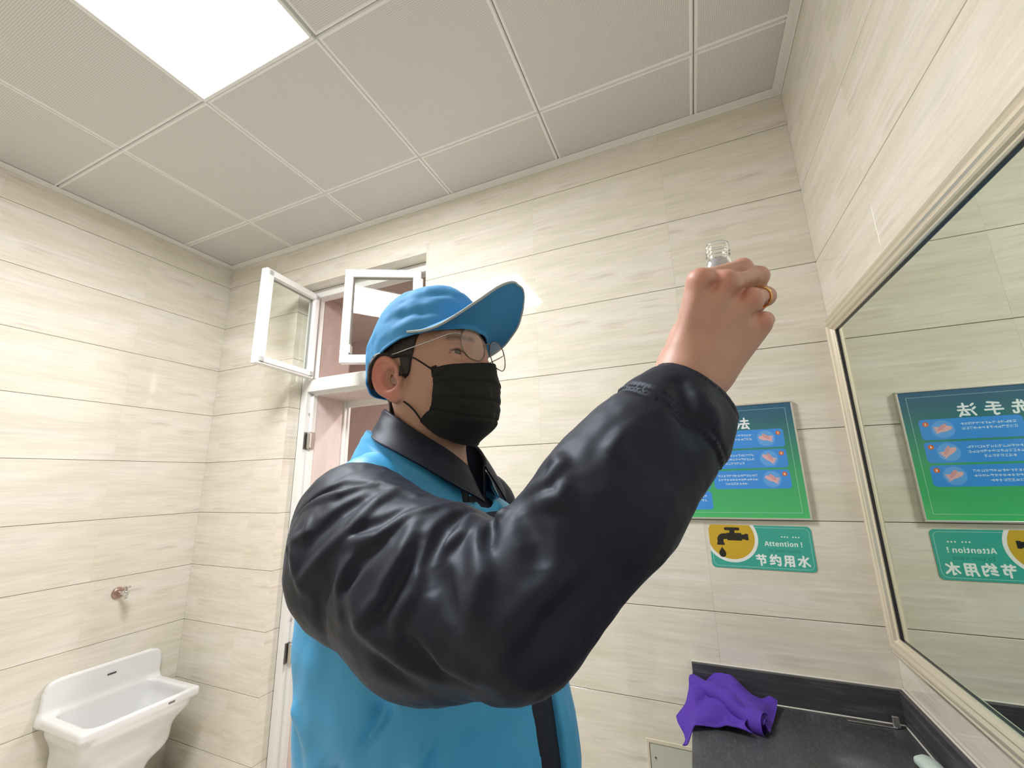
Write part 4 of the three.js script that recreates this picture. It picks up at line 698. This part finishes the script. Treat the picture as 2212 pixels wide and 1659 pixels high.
function sleeveSDF(x, y, z) {
  let d = sleeveBase(x, y, z);
  if (d > 0.06 || d < -0.06) return d;
  const s = along(x, y, z);
  for (let i = 0; i < FOLDS.length; i++) {
    const b = foldBox[i]; if (x < b[0] || y < b[1] || z < b[2] || x > b[3] || y > b[4] || z > b[5]) continue;
    const f = FOLDS[i], w = f[1]; let q = 9, tt = 0, nseg = (f.length - 2) / 3 - 1;
    for (let k = 0; k < nseg; k++) { const o = 2 + k * 3, ax = f[o], ay = f[o + 1], az = f[o + 2], bx = f[o + 3] - ax, by = f[o + 4] - ay, bz = f[o + 5] - az, px = x - ax, py = y - ay, pz = z - az, t = clamp((px * bx + py * by + pz * bz) / (bx * bx + by * by + bz * bz), 0, 1), e = Math.hypot(px - bx * t, py - by * t, pz - bz * t); if (e < q) { q = e; tt = (k + t) / nseg; } }
    const taper = Math.sin(Math.PI * clamp(0.12 + 0.8 * tt, 0, 1));
    d -= f[0] * taper * Math.exp(-q * q / (w * w));
  }
  d -= 0.0026 * fbm(x * 16 + 3, y * 16, z * 16, 3) + 0.0012 * fbm(x * 45, y * 45, z * 45, 2) + 0.0006 * noise3(x * 85, y * 85, z * 85);
  // turned hem of the cuff, with two rows of stitching
  d -= 0.0022 * (sstep(-0.050, -0.0475, s) - 0.35) * sstep(-0.09, -0.05, s);
  d += 0.0022 * Math.exp(-Math.pow((s + 0.0445) / 0.0022, 2)) + 0.0022 * Math.exp(-Math.pow((s + 0.052) / 0.0025, 2)) + 0.0014 * Math.exp(-Math.pow((s + 0.007) / 0.0018, 2));
  d = smax(d, s, 0.006);
  return smax(d, -smax(cap(x, y, z, SL[4], [CUFF[0] + AXIS.x * 0.03, CUFF[1] + AXIS.y * 0.03, CUFF[2] + AXIS.z * 0.03], 0.05, CUFF[3] - 0.012), -(s + 0.06), 0.003), 0.003);
}
const TY = [0.80, 0.95, 1.10, 1.25, 1.36, 1.44, 1.50], TA = [0.150, 0.160, 0.164, 0.160, 0.152, 0.125, 0.085], TB = [0.198, 0.205, 0.205, 0.202, 0.190, 0.158, 0.105], TX = [-0.350, -0.351, -0.354, -0.364, -0.378, -0.390, -0.388];
const lut = (T, y) => { if (y <= TY[0]) return T[0]; for (let i = 0; i + 1 < TY.length; i++) if (y < TY[i + 1]) { const t = (y - TY[i]) / (TY[i + 1] - TY[i]); return mix(T[i], T[i + 1], t * t * (3 - 2 * t) * 0.5 + t * 0.5); } return T[TY.length - 1]; };
function torsoSDF(x, y, z, off, low) {
  const a = lut(TA, y) + off, b = lut(TB, y) + off, qx = (x - lut(TX, y)) / a, qz = (z + mix(0.594, 0.576, sstep(1.1, 1.4, y))) / b, k = Math.pow(Math.pow(Math.abs(qx), 2.3) + Math.pow(Math.abs(qz), 2.3), 1 / 2.3);
  let d = (k - 1) * Math.min(a, b) * 0.92;
  d = smax(d, y - 1.485 - off, 0.05); d = smax(d, low - y, 0.02);
  d = smin(d, cap(x, y, z, [-0.402, 1.524, -0.575], [-0.406, 1.488, -0.452], 0.050 + off, 0.042 + off), 0.05);
  d = smin(d, cap(x, y, z, [-0.402, 1.524, -0.575], [-0.400, 1.488, -0.700], 0.050 + off, 0.042 + off), 0.05);
  return d;
}
const jacketTorso = (x, y, z) => torsoSDF(x, y, z, -0.004, 0.80) - 0.003 * fbm(x * 12, y * 12, z * 12, 3);
function sleeveL(x, y, z) {
  let d = cap(x, y, z, LSH, LEL, 0.082, 0.072); d = smin(d, cap(x, y, z, LEL, LWR, 0.072, 0.050), 0.03);
  d -= 0.004 * fbm(x * 14, y * 22, z * 14, 3);
  d = smax(d, 0.925 - y, 0.006);
  return smax(d, -smax(cap(x, y, z, [-0.385, 0.98, -0.787], [-0.367, 0.89, -0.783], 0.036, 0.034), y - 0.99, 0.003), 0.003);
}
const jacketMat = phy({ color: rgb(0.0150, 0.0165, 0.0290), roughness: 0.56, sheen: 0.30, sheenColor: rgb(0.46, 0.53, 0.80), sheenRoughness: 0.35, specularIntensity: 0.65, specularColor: rgb(0.75, 0.86, 1) });
const jacket = put('jacket', mergeGeometries([surface(sleeveSDF, [-0.52, 1.27, -0.56], [0.05, 1.66, -0.24], 0.0033), surface(jacketTorso, [-0.64, 0.76, -0.84], [-0.16, 1.58, -0.32], 0.009), surface(sleeveL, [-0.54, 0.88, -0.90], [-0.28, 1.55, -0.63], 0.008)]), jacketMat);
const foldLine = (a) => 1.606 - 0.090 * Math.pow(clamp((a - 0.9) / 1.9, 0, 1), 1.3);
// collar: stand, fold and leaf; th from the back of the neck (0) to the right (90) and the front (180)
{
  const P = (u, v) => {
    const th = (u * 2 - 1) * 2.80, a = Math.abs(th), back = 1 - sstep(0.4, 2.6, a);
    const rx = 0.070 + 0.014 * sstep(1.2, 2.8, a), rz = 0.076, cx = -0.382, cz = -0.566;
    const fold = foldLine(a);
    const w = 0.038 + 0.014 * sstep(1.6, 2.6, a);         // length of the leaf
    let r, y;
    if (v < 0.3) { const t = v / 0.3; r = mix(0.002, 0, t); y = fold - 0.060 * (1 - t); }
    else if (v < 0.45) { const t = (v - 0.3) / 0.15; r = 0.007 * (1 - Math.cos(t * Math.PI)) * 0.5; y = fold + 0.004 * Math.sin(t * Math.PI); }
    else { const t = (v - 0.45) / 0.55; r = 0.007 + (0.013 + 0.018 * sstep(0.7, 1.6, a)) * Math.pow(t, 0.85); y = fold - w * t * (1 - 0.1 * t); }
    const c = -Math.cos(th), s = Math.sin(th), n = 0.002 * fbm(u * 9, v * 3, 1, 2);
    return V(cx + c * (rx + r + n) + 0.0 * back, y + n, cz + s * (rz + r + n));
  };
  const g = sheet((u, v) => P(1 - u, v), 110, 30, 0.0035).translate(-BASE.x, 0, -BASE.z);
  obj('collar', g, jacketMat, jacket);
}
// ---- blue vest, open down the front over a dark strip, with its own stand-up collar
const vestMat = phy({ color: rgb(0.062, 0.41, 0.79), roughness: 0.5, sheen: 0.2, sheenColor: rgb(0.5, 0.75, 1), sheenRoughness: 0.4 });
const VFOLD = [[0.011, 0.01, -0.397, 1.207, -0.392, -0.354, 1.241, -0.392, -0.334, 1.271, -0.392], [-0.009, 0.012, -0.371, 1.213, -0.392, -0.331, 1.248, -0.392, -0.315, 1.274, -0.392], [0.0045, 0.012, -0.440, 1.248, -0.392, -0.417, 1.238, -0.392, -0.391, 1.216, -0.392], [-0.003, 0.012, -0.424, 1.209, -0.392, -0.434, 1.229, -0.392], [0.008, 0.012, -0.274, 1.232, -0.392, -0.243, 1.260, -0.392, -0.228, 1.283, -0.392], [-0.006, 0.012, -0.248, 1.237, -0.392, -0.218, 1.265, -0.392, -0.204, 1.286, -0.392], [0.006, 0.012, -0.195, 1.248, -0.392, -0.185, 1.271, -0.392, -0.166, 1.294, -0.392]];
function vestSDF(x, y, z) {
  let d = torsoSDF(x, y, z, 0.007, 0.88);
  if (d > 0.05) return d;
  for (const f of VFOLD) { let q = 9; for (let o = 2; o + 5 < f.length; o += 3) q = Math.min(q, cap(x, y, z, f.slice(o, o + 3), f.slice(o + 3, o + 6), 0, 0)); d -= f[0] * Math.exp(-q * q / (f[1] * f[1])); }
  d -= 0.007 * fbm(x * 9 + 1, y * 6, z * 9, 3) + 0.003 * fbm(x * 26, y * 20, z * 26, 2);
  // neck opening, a V to the front
  const vy = 1.50 - 0.05 * sstep(-0.36, -0.27, x), neck = Math.max(Math.hypot(x + 0.375, z + 0.566) - 0.080 - 0.012 * sstep(-0.37, -0.28, x), vy - y);
  d = smax(d, -neck, 0.004);
  // front gap
  const gap = Math.max(Math.abs(z + 0.566 - 0.03 * (y - 1.1)) - (0.034 + 0.01 * sstep(1.25, 1.45, y)), -0.28 - x);
  return smax(d, -gap, 0.005);
}
const vest = put('vest', surface(vestSDF, [-0.66, 0.84, -0.84], [-0.14, 1.60, -0.32], 0.0052), vestMat);
{
  const P = (u, v) => { const th = (u * 2 - 1) * 2.62, a = Math.abs(th), c = -Math.cos(th), s = Math.sin(th), r = 0.099 + 0.020 * (1 - v) + 0.006 * sstep(0.9, 1.8, a), n = 0.003 * fbm(u * 10, v * 4, 5, 3); return V(-0.388 + c * (r + n) * 0.98, foldLine(a) - 0.027 - 0.010 * sstep(1.2, 2.4, a) - 0.050 * (1 - v) + n, -0.566 + s * (r + n)); };
  obj('stand_collar', sheet((u, v) => P(u, v), 90, 12, 0.004).translate(-BASE.x, 0, -BASE.z), vestMat, vest);
}
// ---- trousers and shoes
function trouserSDF(x, y, z) {
  let d = ell(x, y, z, -0.40, 0.93, -0.575, 0.145, 0.13, 0.175);
  for (const s of [-1, 1]) { const zz = -0.575 + s * 0.088; d = smin(d, cap(x, y, z, [-0.40, 0.88, zz], [-0.388, 0.50, zz], 0.094, 0.074), 0.03); d = smin(d, cap(x, y, z, [-0.388, 0.50, zz], [-0.412, 0.07, zz], 0.074, 0.062), 0.02); }
  d -= 0.004 * fbm(x * 12, y * 16, z * 12, 3);
  return smax(d, 0.045 - y, 0.004);
}
put('trousers', surface(trouserSDF, [-0.58, 0.02, -0.78], [-0.22, 1.08, -0.37], 0.011), std({ color: rgb(0.02, 0.02, 0.025), roughness: 0.8 }));
for (const s of [-1, 1]) {
  const zz = -0.575 + s * 0.088, f = (x, y, z) => smax(smin(smin(ell(x, y, z, -0.42, 0.055, zz, 0.062, 0.055, 0.044), ell(x, y, z, -0.31, 0.038, zz, 0.10, 0.042, 0.046), 0.03), rbx(x, y, z, -0.35, 0.012, zz, 0.13, 0.012, 0.044, 0.01), 0.01), 0.002 - y, 0.002);
  put('shoe', surface(f, [-0.52, -0.01, zz - 0.07], [-0.19, 0.13, zz + 0.07], 0.006), std({ color: rgb(0.03, 0.03, 0.03), roughness: 0.5 }));
}
// ---- gold ring on the ring finger
{
  const a = V(...MCP[2]), b = V(...PIP[2]), d = b.clone().sub(a).normalize(), g = new THREE.TorusGeometry(0.0102, 0.0013, 10, 40);
  g.applyQuaternion(new THREE.Quaternion().setFromUnitVectors(V(0, 0, 1), d)); const c = a.clone().lerp(b, 0.66); g.translate(c.x, c.y, c.z);
  put('finger_ring', g, std({ color: rgb(0.80, 0.48, 0.22), metalness: 1, roughness: 0.2 })).userData.label = 'gold ring';
}
// ---------------------------------------------------------------- the glass bottle in his hand
{
  const b = group('glass_bottle', 0.0490, 1.6585, -0.4835); b.rotation.set(0.02, 0, -0.05);
  info(b, 'small clear glass sample bottle with a threaded neck held up in the hand', 'bottle');
  const glass = phy({ color: rgb(1, 1, 1), transmission: 1, thickness: 0.01, roughness: 0.0, ior: 1.5 });
  const out = [[0, 0], [0.013, 0], [0.0155, 0.0025], [0.0155, 0.062], [0.0145, 0.071], [0.0118, 0.0765], [0.0112, 0.0785], [0.0112, 0.080], [0.0126, 0.0815], [0.0112, 0.083], [0.0112, 0.0845], [0.0126, 0.086], [0.0112, 0.0875], [0.0114, 0.0915], [0.0124, 0.0925], [0.0122, 0.0945], [0.0112, 0.0952], [0.0098, 0.0948], [0.0092, 0.093], [0.0092, 0.079], [0.0098, 0.076], [0.0125, 0.0705], [0.0136, 0.062], [0.0136, 0.006], [0.011, 0.0035], [0, 0.003]];
  obj('liquid', new THREE.LatheGeometry([[0, 0.0045], [0.0105, 0.0045], [0.0130, 0.0075], [0.0130, 0.0615], [0.0118, 0.0700], [0.0092, 0.0755], [0, 0.0755]].map(p => new THREE.Vector2(...p)), 40), phy({ color: rgb(0.86, 0.86, 0.89), roughness: 0.35, transmission: 0.35, thickness: 0 }), b).userData.label = 'cloudy white liquid';
  obj('bottle_glass', new THREE.LatheGeometry(out.map(p => new THREE.Vector2(...p)), 48), glass, b);
}

renderer.render(scene, camera);
